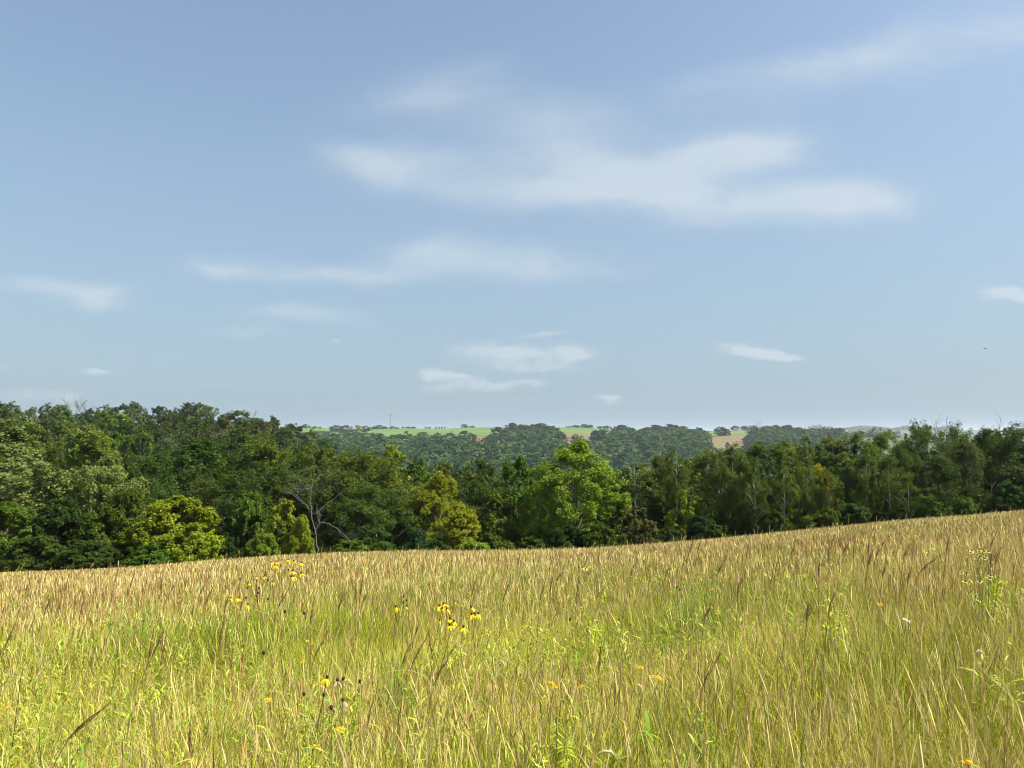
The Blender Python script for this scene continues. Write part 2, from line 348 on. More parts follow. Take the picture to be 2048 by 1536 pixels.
def meadow(d0, d1, rho_g, rho_s, p, lod):
    x, y = scatter(rho_g, p, d0, d1); n = len(x)
    D = np.hypot(x, y); gpat = .6 * vnoise(x, y, 2.3, 1) + .4 * vnoise(x, y, .7, 2); bpat = vnoise(x, y, 1.6, 3)
    h = (.46 + .32 * rng.random(n)) * (.8 + .4 * gpat); w = np.maximum(.0045 + .003 * rng.random(n), lod * D * (.7 + .6 * rng.random(n)))
    pr = rng.random(n) + (gpat - .5) * 1.3 - .06 + .35 * (vnoise(x, y, .35, 12) - .5)
    k = np.where(pr > .95, 2, np.where(pr > .62, 0, np.where(pr > .38, 1, np.where(pr > .24, 3, np.where(pr > .12, 4, np.where(pr > .02, 5, 6))))))
    col = pal(GREEN, k) * (.6 + .75 * rng.random(n))[:, None]
    A = strips(x, y, h, w, .15 + .75 * rng.random(n) ** 1.6, rng.random(n) * 2 * pi, (0, .4, .75, 1), (1, .9, .6, .08), col, 'g')
    x, y = scatter(rho_s, p * .9, d0, d1); n = len(x); D = np.hypot(x, y)
    gpat = .6 * vnoise(x, y, 2.3, 1) + .4 * vnoise(x, y, .7, 2)
    keep = rng.random(n) < .62 + .55 * (vnoise(x, y, 3.1, 9) - .4) + .35 * sstep(8, 20, y) - .50 * (1 - sstep(2.5, 16, y)); x = x[keep]; y = y[keep]; D = D[keep]; n = len(x)
    bpat = vnoise(x, y, 2.0, 3)
    h = .60 + .26 * rng.random(n); w = np.maximum(.0028, lod * .8 * D)
    k = np.clip((rng.random(n) * 3.2 + bpat * 2.4 - .6).astype(int), 0, 4); col = pal(TAN, k) * (.8 + .4 * rng.random(n))[:, None]
    lean = .04 + .22 * rng.random(n); laz = rng.normal(.1, 2.2, n)
    B = strips(x, y, h, w, lean, laz, (0, .5, .8, .84, .92, 1), (.8, .7, .6, 1.5, 1.9, .2), col, 's')
    return [A, B]
def tufts(n, d0, d1, lod):
    m = 55; y = d0 + (d1 - d0) * rng.random(n) ** .8; x = (rng.random(n) * 2 - 1) * (.8 * y + .6); rad = .05 + .10 * rng.random(n); tone = rng.random(n); hh = .62 + .24 * rng.random(n)
    az = rng.random((n, m)) * 2 * pi; rr = rad[:, None] * rng.random((n, m)) ** .5; X = (x[:, None] + rr * np.cos(az)).ravel(); Y = (y[:, None] + rr * np.sin(az)).ravel()
    h = (hh[:, None] * (.6 + .45 * rng.random((n, m)))).ravel(); w = np.maximum(.005, lod * Y); lean = (.25 + 1.0 * rng.random((n, m)) * rr / rad[:, None]).ravel()
    base = np.where(tone[:, None] < .3, np.array([[.13, .22, .02]]), np.where(tone[:, None] < .6, np.array([[.36, .44, .025]]), np.where(tone[:, None] < .8, np.array([[.55, .50, .12]]), np.array([[.26, .27, .05]]))))
    col = np.repeat(base, m, 0) * (.7 + .6 * rng.random(n * m))[:, None]
    return [strips(X, Y, h, w, lean, az.ravel(), (0, .35, .7, 1), (1, .95, .65, .05), col, 't')]
def straws(n, d0, d1):
    y = d0 + (d1 - d0) * rng.random(n) ** .7; x = (rng.random(n) * 2 - 1) * (.8 * y + .6); col = np.array([[.66, .56, .27]]) * (.7 + .45 * rng.random(n))[:, None]
    return [strips(x, y, .62 + .25 * rng.random(n), np.maximum(.003, .0006 * y), .5 + 1.1 * rng.random(n), rng.random(n) * 2 * pi, (0, .25, .5, .75, .92, 1), (1, .9, .8, .7, .9, .1), col, 'w')]
parts = meadow(1.0, 12, 5200, 1700, .80, .00062) + tufts(520, 1.6, 13, .0007) + straws(2200, 1.6, 14) + sprigs(7000, 2.2, 14, 20) + talls(260, 5, 14)
v, f, c = join(parts); o = mesh_obj('meadow_grass', v, f, GRASS, attr=('hue', 'FACE', 'FLOAT_COLOR', c)); tag(o, 'dense yellow-green and tan prairie grass filling the foreground', 'grass', kind='stuff')
parts = meadow(12, 36, 5200, 3000, 1.25, .00062) + tufts(1500, 10, 32, .0007) + sprigs(9000, 12, 28, 8) + talls(1300, 14, 33)
v, f, c = join(parts); o = mesh_obj('dry_grass', v, f, GRASS, attr=('hue', 'FACE', 'FLOAT_COLOR', c)); tag(o, 'tan seeded grass on the meadow crest before the trees', 'grass', kind='stuff')
parts = meadow(36, 50, 1800, 900, 1.3, .0012)
v, f, c = join(parts); o = mesh_obj('dry_grass', v, f, GRASS, attr=('hue', 'FACE', 'FLOAT_COLOR', c)); tag(o, 'seeded grass beyond the meadow crest at the foot of the trees', 'grass', kind='stuff')

# ------------------------------------------------------------------ trees
def unit(n, r): a = r.normal(size=(n, 3)); return a / np.linalg.norm(a, axis=1)[:, None]
def crown(seed, R=4.0, z0=1.2, z1=10.0, prof='round', n=58, sub=11, leaves=34, rc=(.17, .30), ls=.16, cen=(0, 0), lobes=None, flat=.95, sp=1.0, nrm=.75):
    r = np.random.default_rng(seed)
    if lobes is None:
        C = []; ph = r.random(3) * 6.28
        for i in range(n):
            t = r.random()
            if prof == 'round': q = 1 - abs(1.8 * t - .82) ** 3
            elif prof == 'wide': q = min(1, .45 + 1.1 * t) * (1 - max(0, (t - .55) / .45) ** 2.2)
            elif prof == 'slim': q = (1 - abs(2 * t - 1.05) ** 2.2) * .9 + .05
            elif prof == 'dome': q = math.sqrt(max(.05, 1 - t ** 2.0))
            elif prof == 'egg': q = 1 - abs(1.7 * t - .72) ** 2.6
            elif prof == 'up': q = (1 - abs(2 * t - .85) ** 2) * (1 - .2 * t)
            q = max(.12, q)
            th = r.random() * 2 * pi; wob = 1 + .17 * sin(2 * th + ph[0]) + .12 * sin(3 * th + ph[1] + 4 * t)
            rad = R * q * wob * (.35 + .55 * r.random() ** .5)
            C.append((cen[0] + rad * cos(th), cen[1] + rad * sin(th), z0 + (z1 - z0) * (.04 + .90 * t), R * (rc[0] + (rc[1] - rc[0]) * r.random()) * (.7 + .3 * q)))
    else: C = lobes
    C = np.array(C); mid = np.array([cen[0], cen[1], z0 + (z1 - z0) * .45])
    m = len(C); d = unit(m * sub, r); d = d.reshape(m, sub, 3)
    sc = C[:, None, :3] + d * (C[:, 3] * flat)[:, None, None] * (.5 + .6 * r.random((m, sub, 1)))
    srad = (C[:, 3] * .42)[:, None] * (.7 + .6 * r.random((m, sub)))
    L_ = sc[:, :, None, :] + unit(m * sub * leaves, r).reshape(m, sub, leaves, 3) * (srad[:, :, None] * r.random((m, sub, leaves)) ** .45 * sp)[..., None] * np.array([1, 1, .9])
    outw = L_ - mid; outw /= np.linalg.norm(outw, axis=-1, keepdims=True) + 1e-6
    nn = outw * nrm + np.array([0, 0, .4]) + unit(m * sub * leaves, r).reshape(m, sub, leaves, 3) * .8
    tint = .45 + .16 * (r.random((m, 1, 1)) - .5) + .2 * (r.random((m, sub, 1)) - .5) + .45 * (r.random((m, sub, leaves)) - .5)
    L_ = L_.reshape(-1, 3); nn = nn.reshape(-1, 3); nn /= np.linalg.norm(nn, axis=1)[:, None]; k = len(L_)
    L_[:, 2] = np.maximum(L_[:, 2], .05)
    t1 = np.cross(nn, unit(k, r)); t1 /= np.linalg.norm(t1, axis=1)[:, None]; t2 = np.cross(nn, t1)
    s = (ls * (.65 + .7 * r.random(k)))[:, None]
    V = np.stack([L_ - t1 * s * .55, L_ - t2 * s * .32 + nn * s * .1, L_ + t1 * s * .55, L_ + t2 * s * .32 + nn * s * .1], 1).reshape(-1, 3)
    return V, np.arange(k * 4).reshape(-1, 4), np.clip(tint.ravel(), 0, 1), C
def woody(C, H, r0, seed, nl=16, lean=0., twigs=2, ttop=.82, low=.25):
    r = np.random.default_rng(seed); G = Geo(); K = 8
    path = np.array([(lean * H * (i / K) ** 2 + .05 * r.normal() * (i > 0), .05 * r.normal() * (i > 0), -.6 + (H * ttop + .6) * i / K) for i in range(K + 1)])
    rad = [r0 * (1 - .85 * i / K) * (1.35 if i == 0 else 1) for i in range(K + 1)]; G.tube(path, rad, 8)
    idx = r.permutation(len(C))[:nl]
    for j in idx:
        c = C[j, :3]; tz = max(low * H * .6, c[2] - np.hypot(c[0], c[1]) * (.6 + .5 * r.random())); tt = np.clip((tz + .6) / (H * ttop + .6), .12, .97)
        st = np.array([np.interp(tt * K, np.arange(K + 1), path[:, q]) for q in range(3)]); rr = r0 * (1 - .85 * tt) * .55 + .012
        mid = (st + c) / 2 + r.normal(size=3) * .18 + np.array([0, 0, -.12 * np.hypot(c[0], c[1]) * .3])
        pts = [st, (st * .6 + mid * .4), mid, mid * .4 + c * .6 + r.normal(size=3) * .12, c]
        G.tube(pts, [rr, rr * .8, rr * .6, rr * .42, rr * .15], 5)
        for k in range(twigs):
            a = mid * .3 + c * .7; e = a + unit(1, r)[0] * C[j, 3] * 1.2; e[2] = abs(e[2] - a[2]) + a[2]
            G.tube([a, (a + e) / 2 + r.normal(size=3) * .06, e], [rr * .32, rr * .2, .006], 4)
    return G.get()
def proto(kind, seed):                       # returns (crown mesh, trunk mesh, R, H), real metres at H = 10
    P_ = dict(R=4.0, z0=.7, z1=10, prof='round'); H = 10; bk = BARK; r0 = .22; kw = {}
    if kind == 'oak': P_.update(n=66, ls=.145, leaves=44)
    elif kind == 'elm': P_.update(R=4.3, prof='egg', z0=.8, n=120, sub=13, leaves=38, rc=(.12, .20), ls=.145); kw = dict(nl=30, low=.15)
    elif kind == 'aspen': P_.update(R=2.3, prof='slim', z0=2.6, n=46, sub=10, leaves=38, rc=(.22, .36), ls=.12); bk = PALE_BARK; r0 = .10; kw = dict(nl=22, ttop=.93, low=.35)
    elif kind == 'poplar': P_.update(R=3.6, prof='up', z0=.9, n=70, sub=12, leaves=42, rc=(.15, .25), ls=.13); r0 = .2
    elif kind == 'bush': P_.update(R=4.6, prof='dome', z0=.1, z1=10, n=70, sub=12, leaves=46, rc=(.15, .26), ls=.24); r0 = .16; kw = dict(ttop=.6)
    elif kind == 'sapling': P_.update(R=2.6, prof='slim', z0=1.3, n=40, sub=9, leaves=26, rc=(.2, .34), ls=.26); r0 = .09; kw = dict(ttop=.9)
    elif kind == 'mid': P_.update(R=4.2, z0=.6, n=40, sub=9, leaves=16, rc=(.2, .32), ls=.42)
    elif kind == 'midslim': P_.update(R=2.6, prof='slim', z0=1.5, n=32, sub=8, leaves=15, rc=(.24, .36), ls=.36); bk = PALE_BARK; r0 = .12
    elif kind == 'far': P_.update(R=4.2, z0=.2, prof='egg', n=34, sub=7, leaves=9, rc=(.24, .36), ls=.85, nrm=1.6)
    elif kind == 'farslim': P_.update(R=2.4, prof='slim', z0=.5, n=16, sub=6, leaves=8, rc=(.3, .42), ls=.85)
    V, Fq, T, C = crown(seed, **P_)
    tv, tf = woody(C, H, r0, seed + 5, **{**dict(nl=14, twigs=1 if kind.startswith(('mid', 'far')) else 2), **kw})
    co = mesh_obj('crown', V, Fq, LEAF, attr=('tint', 'FACE', 'FLOAT', T)); to = mesh_obj('trunk', tv, tf, bk)
    R_ = np.percentile(np.abs(V[:, 0]), 97)
    cm, tm = co.data, to.data; bpy.data.objects.remove(co); bpy.data.objects.remove(to)
    return cm, tm, R_, float(V[:, 2].max())
PROTO = {}
def get_proto(kind, k):
    cnt = {'oak': 4, 'elm': 1, 'aspen': 4, 'poplar': 2, 'bush': 4, 'sapling': 3, 'mid': 4, 'midslim': 2, 'far': 4, 'farslim': 2}[kind]
    key = (kind, k % cnt)
    if key not in PROTO: PROTO[key] = proto(kind, 100 + 17 * (k % cnt) + len(kind) * 3)
    return PROTO[key]
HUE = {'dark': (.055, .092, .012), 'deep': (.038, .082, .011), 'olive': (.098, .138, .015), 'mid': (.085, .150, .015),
       'bright': (.165, .240, .018), 'yellow': (.225, .262, .016), 'gold': (.33, .31, .025), 'pale': (.155, .20, .045), 'silver': (.165, .215, .055),
       'brown': (.082, .098, .020), 'rust': (.095, .090, .022), 'blue': (.042, .098, .030), 'grey': (.10, .13, .050)}
HNAME = {'dark': 'dark green', 'deep': 'deep green', 'olive': 'olive green', 'mid': 'mid green', 'bright': 'bright green', 'yellow': 'yellow-green',
         'gold': 'golden yellow', 'pale': 'pale green', 'silver': 'silvery green', 'brown': 'brownish green', 'rust': 'rusty brown', 'blue': 'bluish green', 'grey': 'greyish green'}
trng = np.random.default_rng(5)
def tree(px, top, D, wpx, kind, hue, label=None, name=None, cat='tree', group=None, zone=None, rel=None, hmin=2.0, hmax=17, k=None, jit=.12, rot=None):
    u, v = ray(px, top); x = u * D; z = float(ground(x, D)); H = min(hmax, max(hmin, v * D - z)); wd = wpx / F * D
    cm, tm, R_, H_ = get_proto(kind, trng.integers(0, 12) if k is None else k)
    name = name or {'oak': 'oak_tree', 'elm': 'elm_tree', 'aspen': 'aspen_tree', 'poplar': 'poplar_tree', 'bush': 'bush', 'sapling': 'sapling'}.get(kind, 'leafy_tree')
    root = empty(name, (x, D, z - .05)); s = wd / (2 * R_); root.scale = (s, s * (.85 + .3 * trng.random()), H / H_)
    root.rotation_euler = (0, 0, 0)
    # turn the crown inside the root so the silhouette keeps its width
    a = trng.random() * 2 * pi if rot is None else rot
    cr_ = bpy.data.objects.new('crown', cm); tr_ = bpy.data.objects.new('trunk', tm)
    hc = np.array(HUE[hue]) * (1 + jit * (trng.random(3) - .5)) * (1 + .35 * (trng.random() - .5))
    for o in (cr_, tr_): COL.objects.link(o); o.parent = root; o.rotation_euler = (0, 0, a)
    cr_.color = (*hc, 1)
    tag(root, label, cat, group)
    if zone: REG.append((root, f"{HNAME[hue]} {cat if cat in ('bush', 'shrub', 'sapling') else 'tree'}", zone, px, rel))
    return root
# -- front of the wood, hand placed:  px, top row, distance, width px, kind, colour, label
FRONT = [
 (20, 826, 43, 210, 'poplar', 'silver', 'tall silvery-leaved poplar filling the left edge of the wood'),
 (185, 846, 46, 190, 'poplar', 'pale', 'tall pale olive poplar between the silvery poplar and the dark maple'),
 (110, 880, 50, 120, 'poplar', 'olive', 'olive tree squeezed between the two pale poplars'),
 (385, 868, 62, 250, 'oak', 'deep', 'broad deep green maple rising behind the golden bush'),
 (300, 905, 56, 130, 'oak', 'dark', 'dark oak left of the broad deep green maple'),
 (470, 935, 55, 150, 'oak', 'dark', 'rounded dark tree standing right behind the golden bush'),
 (540, 872, 64, 190, 'oak', 'olive', 'dark olive tree rising behind the bare grey tree, left one'),
 (645, 878, 60, 190, 'oak', 'brown', 'brownish green tree with thin foliage above the bare grey tree'),
 (560, 925, 54, 150, 'oak', 'dark', 'dark leafy tree directly behind the bare grey tree'),
 (735, 890, 56, 190, 'oak', 'olive', 'broad olive oak right of the bare grey tree'),
 (785, 884, 60, 80, 'sapling', 'bright', 'narrow bright green treetop standing over the olive oak'),
 (745, 960, 51, 180, 'oak', 'dark', 'lower dark oak crown beside the bare grey tree'),
 (880, 938, 53, 120, 'elm', 'yellow', 'yellowish green tree with feathery top left of centre'),
 (925, 1015, 48, 110, 'bush', 'yellow', 'yellow-green bush at the foot of the feathery yellowish tree'),
 (960, 912, 62, 160, 'oak', 'dark', 'dark round tree between the yellowish tree and slender green poplar'),
 (1000, 985, 50, 70, 'sapling', 'olive', 'small olive tree left of the slender green poplar'),
 (1035, 908, 55, 68, 'sapling', 'mid', 'slender green poplar just left of the big round tree'),
 (1152, 872, 50, 195, 'elm', 'bright', 'big round bright green tree standing out at the centre of the wood'),
 (1085, 955, 53, 110, 'oak', 'dark', 'dark tree tucked behind the left side of the big round tree'),
 (1232, 990, 49, 70, 'bush', 'olive', 'drooping olive bush under the right side of the big round tree'),
 (1270, 925, 56, 90, 'aspen', 'olive', 'slender olive aspen just right of the big round tree'),
 (1268, 1010, 49, 70, 'sapling', 'rust', 'rusty brown sapling right of the big round tree'),
 (1315, 905, 57, 90, 'oak', 'brown', 'brownish pointed tree, second right of the big round tree'),
 (1365, 912, 56, 80, 'aspen', 'olive', 'tall olive aspen behind the yellowish sapling'),
 (1362, 975, 50, 56, 'sapling', 'yellow', 'yellowish sapling with a thin pale trunk'),
 (1402, 1000, 50, 50, 'sapling', 'yellow', 'smaller yellowish sapling right of the taller one'),
 (1415, 905, 57, 90, 'aspen', 'olive', 'grey-olive aspen with crooked pale stem'),
 (1465, 893, 56, 90, 'aspen', 'olive', 'leaning aspen above two thin slanting trunks'),
 (1515, 890, 57, 90, 'aspen', 'mid', 'fine-leaved aspen, first of the even slender row'),
 (1565, 886, 56, 90, 'aspen', 'olive', 'fine-leaved aspen, second of the even slender row'),
 (1612, 882, 57, 84, 'aspen', 'olive', 'fine-leaved aspen left behind the yellow birch'),
 (1637, 925, 51, 60, 'aspen', 'gold', 'yellow-leaved birch with a pale trunk among the aspens'),
 (1665, 878, 57, 90, 'aspen', 'olive', 'fine-leaved aspen right behind the yellow birch'),
 (1715, 868, 56, 90, 'aspen', 'mid', 'tall aspen over the shaded gap in the trees'),
 (1765, 862, 57, 90, 'aspen', 'olive', 'tall leafy aspen left of the high green treetops'),
 (1845, 834, 60, 130, 'oak', 'mid', 'high green treetop, left one of the pair against the sky'),
 (1905, 838, 60, 110, 'oak', 'mid', 'high green treetop, right one of the pair against the sky'),
 (1795, 885, 53, 90, 'oak', 'dark', 'dark tree below the high green treetops, left one'),
 (1870, 905, 52, 110, 'oak', 'dark', 'dark tree below the high green treetops, middle one'),
 (1930, 870, 53, 110, 'oak', 'brown', 'brownish dark tree below the bare twigs on the right'),
 (1975, 850, 57, 120, 'oak', 'dark', 'tall dark tree second from the right edge'),
 (2045, 838, 54, 150, 'oak', 'dark', 'tall dark tree at the right edge of the picture'),
 (2115, 830, 54, 150, 'oak', 'dark', 'dark tree mostly cut off by the right edge'),
 (-70, 840, 44, 170, 'poplar', 'pale', 'pale poplar mostly cut off by the left edge'),
 (345, 988, 41, 150, 'bush', 'yellow', 'large golden yellow-green bush at the meadow edge on the left'),
 (385, 1040, 40, 80, 'bush', 'yellow', 'yellowish bush hanging from the right side of the golden bush'),
 (262, 968, 44, 120, 'bush', 'olive', 'tall olive bush left of the golden bush'),
 (205, 1010, 41, 110, 'bush', 'olive', 'olive bush in front of the pale olive poplar'),
 (120, 990, 41, 160, 'bush', 'deep', 'deep green bush between the pale poplars'),
 (25, 1000, 40, 120, 'bush', 'mid', 'mid green bush at the left edge below the silvery poplar'),
 (70, 1065, 38, 110, 'bush', 'dark', 'low dark bush at the meadow edge, far left'),
 (170, 1075, 38, 110, 'bush', 'dark', 'low dark bush below the olive bush'),
 (300, 1080, 38.5, 120, 'bush', 'mid', 'low green bush at the foot of the golden bush'),
 (500, 978, 47, 110, 'bush', 'mid', 'green bush tree between the golden bush and the bare grey tree'),
 (455, 1062, 43, 70, 'bush', 'deep', 'low deep green bush right of the golden bush'),
 (531, 1060, 40, 52, 'bush', 'bright', 'small bright green shrub at the meadow edge behind the coneflowers'),
 (572, 994, 44, 62, 'sapling', 'yellow', 'yellow-green sapling left of the bare grey trunk'),
 (606, 1026, 43, 46, 'bush', 'yellow', 'yellow-green bush touching the bare grey trunk'),
 (700, 1086, 42, 90, 'bush', 'mid', 'low green bush right of the bare grey trunk'),
 (765, 1090, 42, 80, 'bush', 'mid', 'low green bush, second right of the bare grey trunk'),
 (835, 1052, 45, 60, 'bush', 'blue', 'bluish green bush below the feathery yellowish tree'),
 (870, 1075, 44, 80, 'bush', 'dark', 'low dark bush under the feathery yellowish tree'),
 (950, 1082, 43, 80, 'bush', 'bright', 'low bright bush at the meadow edge near the middle'),
 (1010, 1078, 44, 70, 'bush', 'olive', 'low olive bush under the slender green poplar'),
 (1060, 1070, 44, 80, 'bush', 'dark', 'low dark bush left under the big round tree'),
 (1130, 1048, 45, 90, 'bush', 'deep', 'deep green bush in the middle under the big round tree'),
 (1200, 1040, 45, 80, 'bush', 'dark', 'dark bush right of middle under the big round tree'),
 (1290, 1060, 45, 70, 'bush', 'brown', 'brownish bush under the rusty sapling'),
 (1340, 1052, 46, 60, 'bush', 'dark', 'low dark bush under the yellowish saplings, left one'),
 (1430, 1040, 46, 70, 'bush', 'dark', 'low dark bush under the yellowish saplings, right one'),
 (1520, 1000, 49, 60, 'bush', 'deep', 'deep green bush among the thin pale trunks'),
 (1660, 1010, 48, 60, 'bush', 'olive', 'olive bush at the foot of the yellow birch'),
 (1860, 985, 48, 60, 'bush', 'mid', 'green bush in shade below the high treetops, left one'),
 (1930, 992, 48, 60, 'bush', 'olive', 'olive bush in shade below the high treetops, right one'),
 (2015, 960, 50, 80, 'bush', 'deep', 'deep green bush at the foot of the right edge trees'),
]
for px, top, D, w, kd, hu, lab in FRONT:
    if kd == 'aspen' and px > 1400 and hu != 'gold': top -= 12
    k = {'big round bright green tree standing out at the centre of the wood': 0}.get(lab)
    tree(px, top, D, w, kd, hu, lab, cat='bush' if kd == 'bush' and 'tree' not in lab.split() else 'tree', k=k)
# fill: shaded understorey and trees behind, all individuals
def crest_row(px):
    return float(np.interp(px, [-300, 0, 400, 700, 1150, 1500, 2048, 2400], [1158, 1142, 1124, 1105, 1098, 1066, 1021, 1000]))
TOPS = ([-200, 0, 150, 300, 500, 640, 700, 800, 950, 1100, 1260, 1400, 1500, 1600, 1700, 1800, 1900, 2048, 2300], [845, 862, 875, 880, 885, 885, 895, 905, 920, 925, 925, 915, 900, 890, 882, 872, 855, 848, 840])
top_at = lambda px: float(np.interp(px, *TOPS))
for i, px in enumerate(np.arange(-140, 2200, 52)):
    px = px + trng.uniform(-14, 14)
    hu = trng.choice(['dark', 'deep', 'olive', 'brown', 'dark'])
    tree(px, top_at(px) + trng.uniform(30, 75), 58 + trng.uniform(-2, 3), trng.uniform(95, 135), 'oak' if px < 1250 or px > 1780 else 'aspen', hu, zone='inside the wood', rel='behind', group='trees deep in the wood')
for i, px in enumerate(np.arange(-160, 2240, 62)):
    px = px + trng.uniform(-16, 16); right = 1250 < px < 1790
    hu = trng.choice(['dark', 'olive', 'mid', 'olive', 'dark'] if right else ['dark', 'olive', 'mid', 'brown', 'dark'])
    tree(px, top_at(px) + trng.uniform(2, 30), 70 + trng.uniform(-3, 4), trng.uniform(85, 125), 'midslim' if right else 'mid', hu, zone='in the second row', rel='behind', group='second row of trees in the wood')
for i, px in enumerate(np.arange(-120, 2180, 46)):
    px = px + trng.uniform(-14, 14); cr_ = crest_row(px)
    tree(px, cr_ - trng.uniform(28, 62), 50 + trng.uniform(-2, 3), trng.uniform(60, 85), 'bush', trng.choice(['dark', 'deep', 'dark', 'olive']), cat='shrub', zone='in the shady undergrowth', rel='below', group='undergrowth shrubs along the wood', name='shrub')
# slender pale trunks in the shade on the right (leafless stems with small tops)
for px, t in ((1352, 945), (1436, 960), (1452, 985), (1476, 1000), (1497, 975), (1508, 965), (1567, 990), (1597, 1000), (1619, 975), (1656, 985), (1731, 955), (1740, 965), (1776, 960), (1815, 1000)):
    tree(px, t - 55, 49.2 + trng.uniform(-1, 1.5), 44, 'aspen', 'olive', zone='with thin pale trunk', rel='near', group='thin pale-trunked aspens in front of the wood')
# -- the wooded hill on the left
SKL = ([-100, 0, 60, 120, 200, 270, 330, 390, 430, 480, 520, 560, 600, 650, 710], [806, 800, 810, 803, 812, 803, 813, 804, 816, 823, 831, 842, 851, 861, 872])
for row, (D, dy, zn) in enumerate(((118, 58, "in the left hill's lowest row"), (150, 38, "in the left hill's lower row"), (188, 18, "in the left hill's upper row"), (232, 0, "in the left hill's top row"))):
    step = 50 - 5 * row
    for px in np.arange(-110, 710, step):
        px = px + trng.uniform(-10, 10); top = float(np.interp(px, *SKL)) + dy * (.8 if px < 450 else .6) + trng.uniform(-4, 6)
        tree(px, top, D + trng.uniform(-7, 7), trng.uniform(50, 72) * (1 - .08 * row), 'mid', trng.choice(['mid', 'olive', 'dark', 'dark', 'grey', 'olive', 'blue', 'bright'] if px < 330 else ['dark', 'dark', 'grey', 'olive', 'blue', 'brown']),
             zone=zn, rel='above', group='trees on the wooded left hill', hmin=7 if px < 450 else 5, hmax=15 if px < 560 else 20)
for px, top, w, hu, lab in ((545, 830, 26, 'blue', 'small round dark tree alone at the end of the left hill'), (400, 804, 66, 'mid', 'dome-shaped green treetop highest on the left hill'), (270, 802, 60, 'blue', 'rounded bluish treetop on the skyline left of the dome-shaped one')):
    tree(px, top, 250, w, 'mid', hu, lab, hmax=15, hmin=7)
# -- middle distance below the far slope
for D, y0, y1, zn in ((92, 905, 935, 'in the third row'), (330, 912, 935, 'in the valley bottom'), (430, 905, 925, 'at the foot of the far slope')):
    for px in np.arange(640 if D > 100 else 560, 1640, 46 if D < 100 else 26):
        px = px + trng.uniform(-9, 9)
        if D < 100: tree(px, top_at(px) + trng.uniform(-4, 16), D + trng.uniform(-4, 4), trng.uniform(60, 85), 'midslim' if px > 1250 else 'mid', trng.choice(['olive', 'mid', 'dark', 'bright']), zone=zn, rel='behind', group='third row of trees behind the wood')
        else: tree(px, trng.uniform(y0, y1), D + trng.uniform(-25, 25), trng.uniform(34, 46), 'far', trng.choice(['blue', 'mid', 'dark', 'pale', 'grey']), zone=zn, rel='above', group='trees in the valley', hmin=9, hmax=19)
# -- named far trees on the ridge
FARL = [(607, 851, 1250, 9, 8), (612, 848, 1250, 14, 9), (630, 852, 1270, 7, 6), (640, 853, 1270, 7, 6), (672, 850, 1120, 26, 12), (692, 850, 1100, 22, 12), (714, 850, 1080, 24, 12), (733, 851, 1080, 16, 11),
 (749, 853, 1290, 12, 6), (759, 850, 1290, 18, 9), (771, 853, 1290, 12, 6), (785, 852, 1290, 10, 7), (793, 854, 1290, 10, 5), (806, 852, 1300, 6, 7), (816, 853, 1300, 9, 6), (826, 853, 1300, 11, 6), (852, 853, 1300, 5, 5), (859, 852, 1300, 6, 6),
 (872, 853, 1300, 4, 5), (878, 853, 1300, 4, 5), (884, 852, 1300, 4, 6), (890, 853, 1300, 4, 5), (929, 848, 1280, 14, 10), (945, 851, 1290, 11, 7),
 (1138, 852, 1330, 12, 7), (1152, 850, 1330, 14, 8), (1168, 848, 1330, 16, 9), (1180, 849, 1330, 13, 9), (1200, 852, 1330, 14, 7), (1214, 851, 1330, 16, 8),
 (930, 861, 900, 24, 15), (996, 853, 960, 26, 15), (984, 868, 880, 20, 12), (1025, 845, 1000, 26, 17), (1048, 849, 980, 30, 17), (1080, 846, 990, 34, 17), (1105, 851, 960, 26, 15),
 (1205, 858, 930, 28, 16), (1242, 849, 1000, 34, 15), (1290, 856, 960, 30, 15), (1310, 849, 990, 34, 16), (1338, 847, 1000, 30, 17), (1365, 852, 960, 30, 16), (1396, 854, 1000, 18, 13), (1400, 866, 900, 26, 14),
 (1442, 853, 1010, 26, 14), (1453, 857, 1000, 14, 11), (1470, 851, 1290, 16, 12), (1490, 851, 1290, 16, 12), (1508, 850, 1280, 16, 12), (1530, 852, 1250, 22, 13), (1552, 849, 1200, 24, 14), (1575, 849, 1200, 26, 15), (1600, 854, 1200, 28, 14), (1630, 858, 1150, 26, 13)]
for px in list(np.arange(575, 745, 13)) + list(np.arange(1013, 1122, 8)) + list(np.arange(1234, 1262, 8)) + list(np.arange(1290, 1416, 8)) + list(np.arange(1525, 1650, 9)):
    px = float(px + trng.uniform(-4, 4)); sky_y = float(np.interp(px, [575, 640, 745, 1010, 1025, 1050, 1066, 1080, 1100, 1125, 1232, 1242, 1255, 1262, 1290, 1305, 1330, 1345, 1375, 1395, 1418, 1525, 1550, 1575, 1600, 1625, 1650], [862, 864, 866, 862, 848, 851, 856, 847, 853, 866, 862, 850, 853, 862, 862, 852, 855, 847, 854, 858, 868, 862, 855, 850, 855, 860, 869]))
    FARL.append((px, sky_y + trng.uniform(-2, 6), 1000 + trng.uniform(-60, 40), trng.uniform(15, 27), 12))
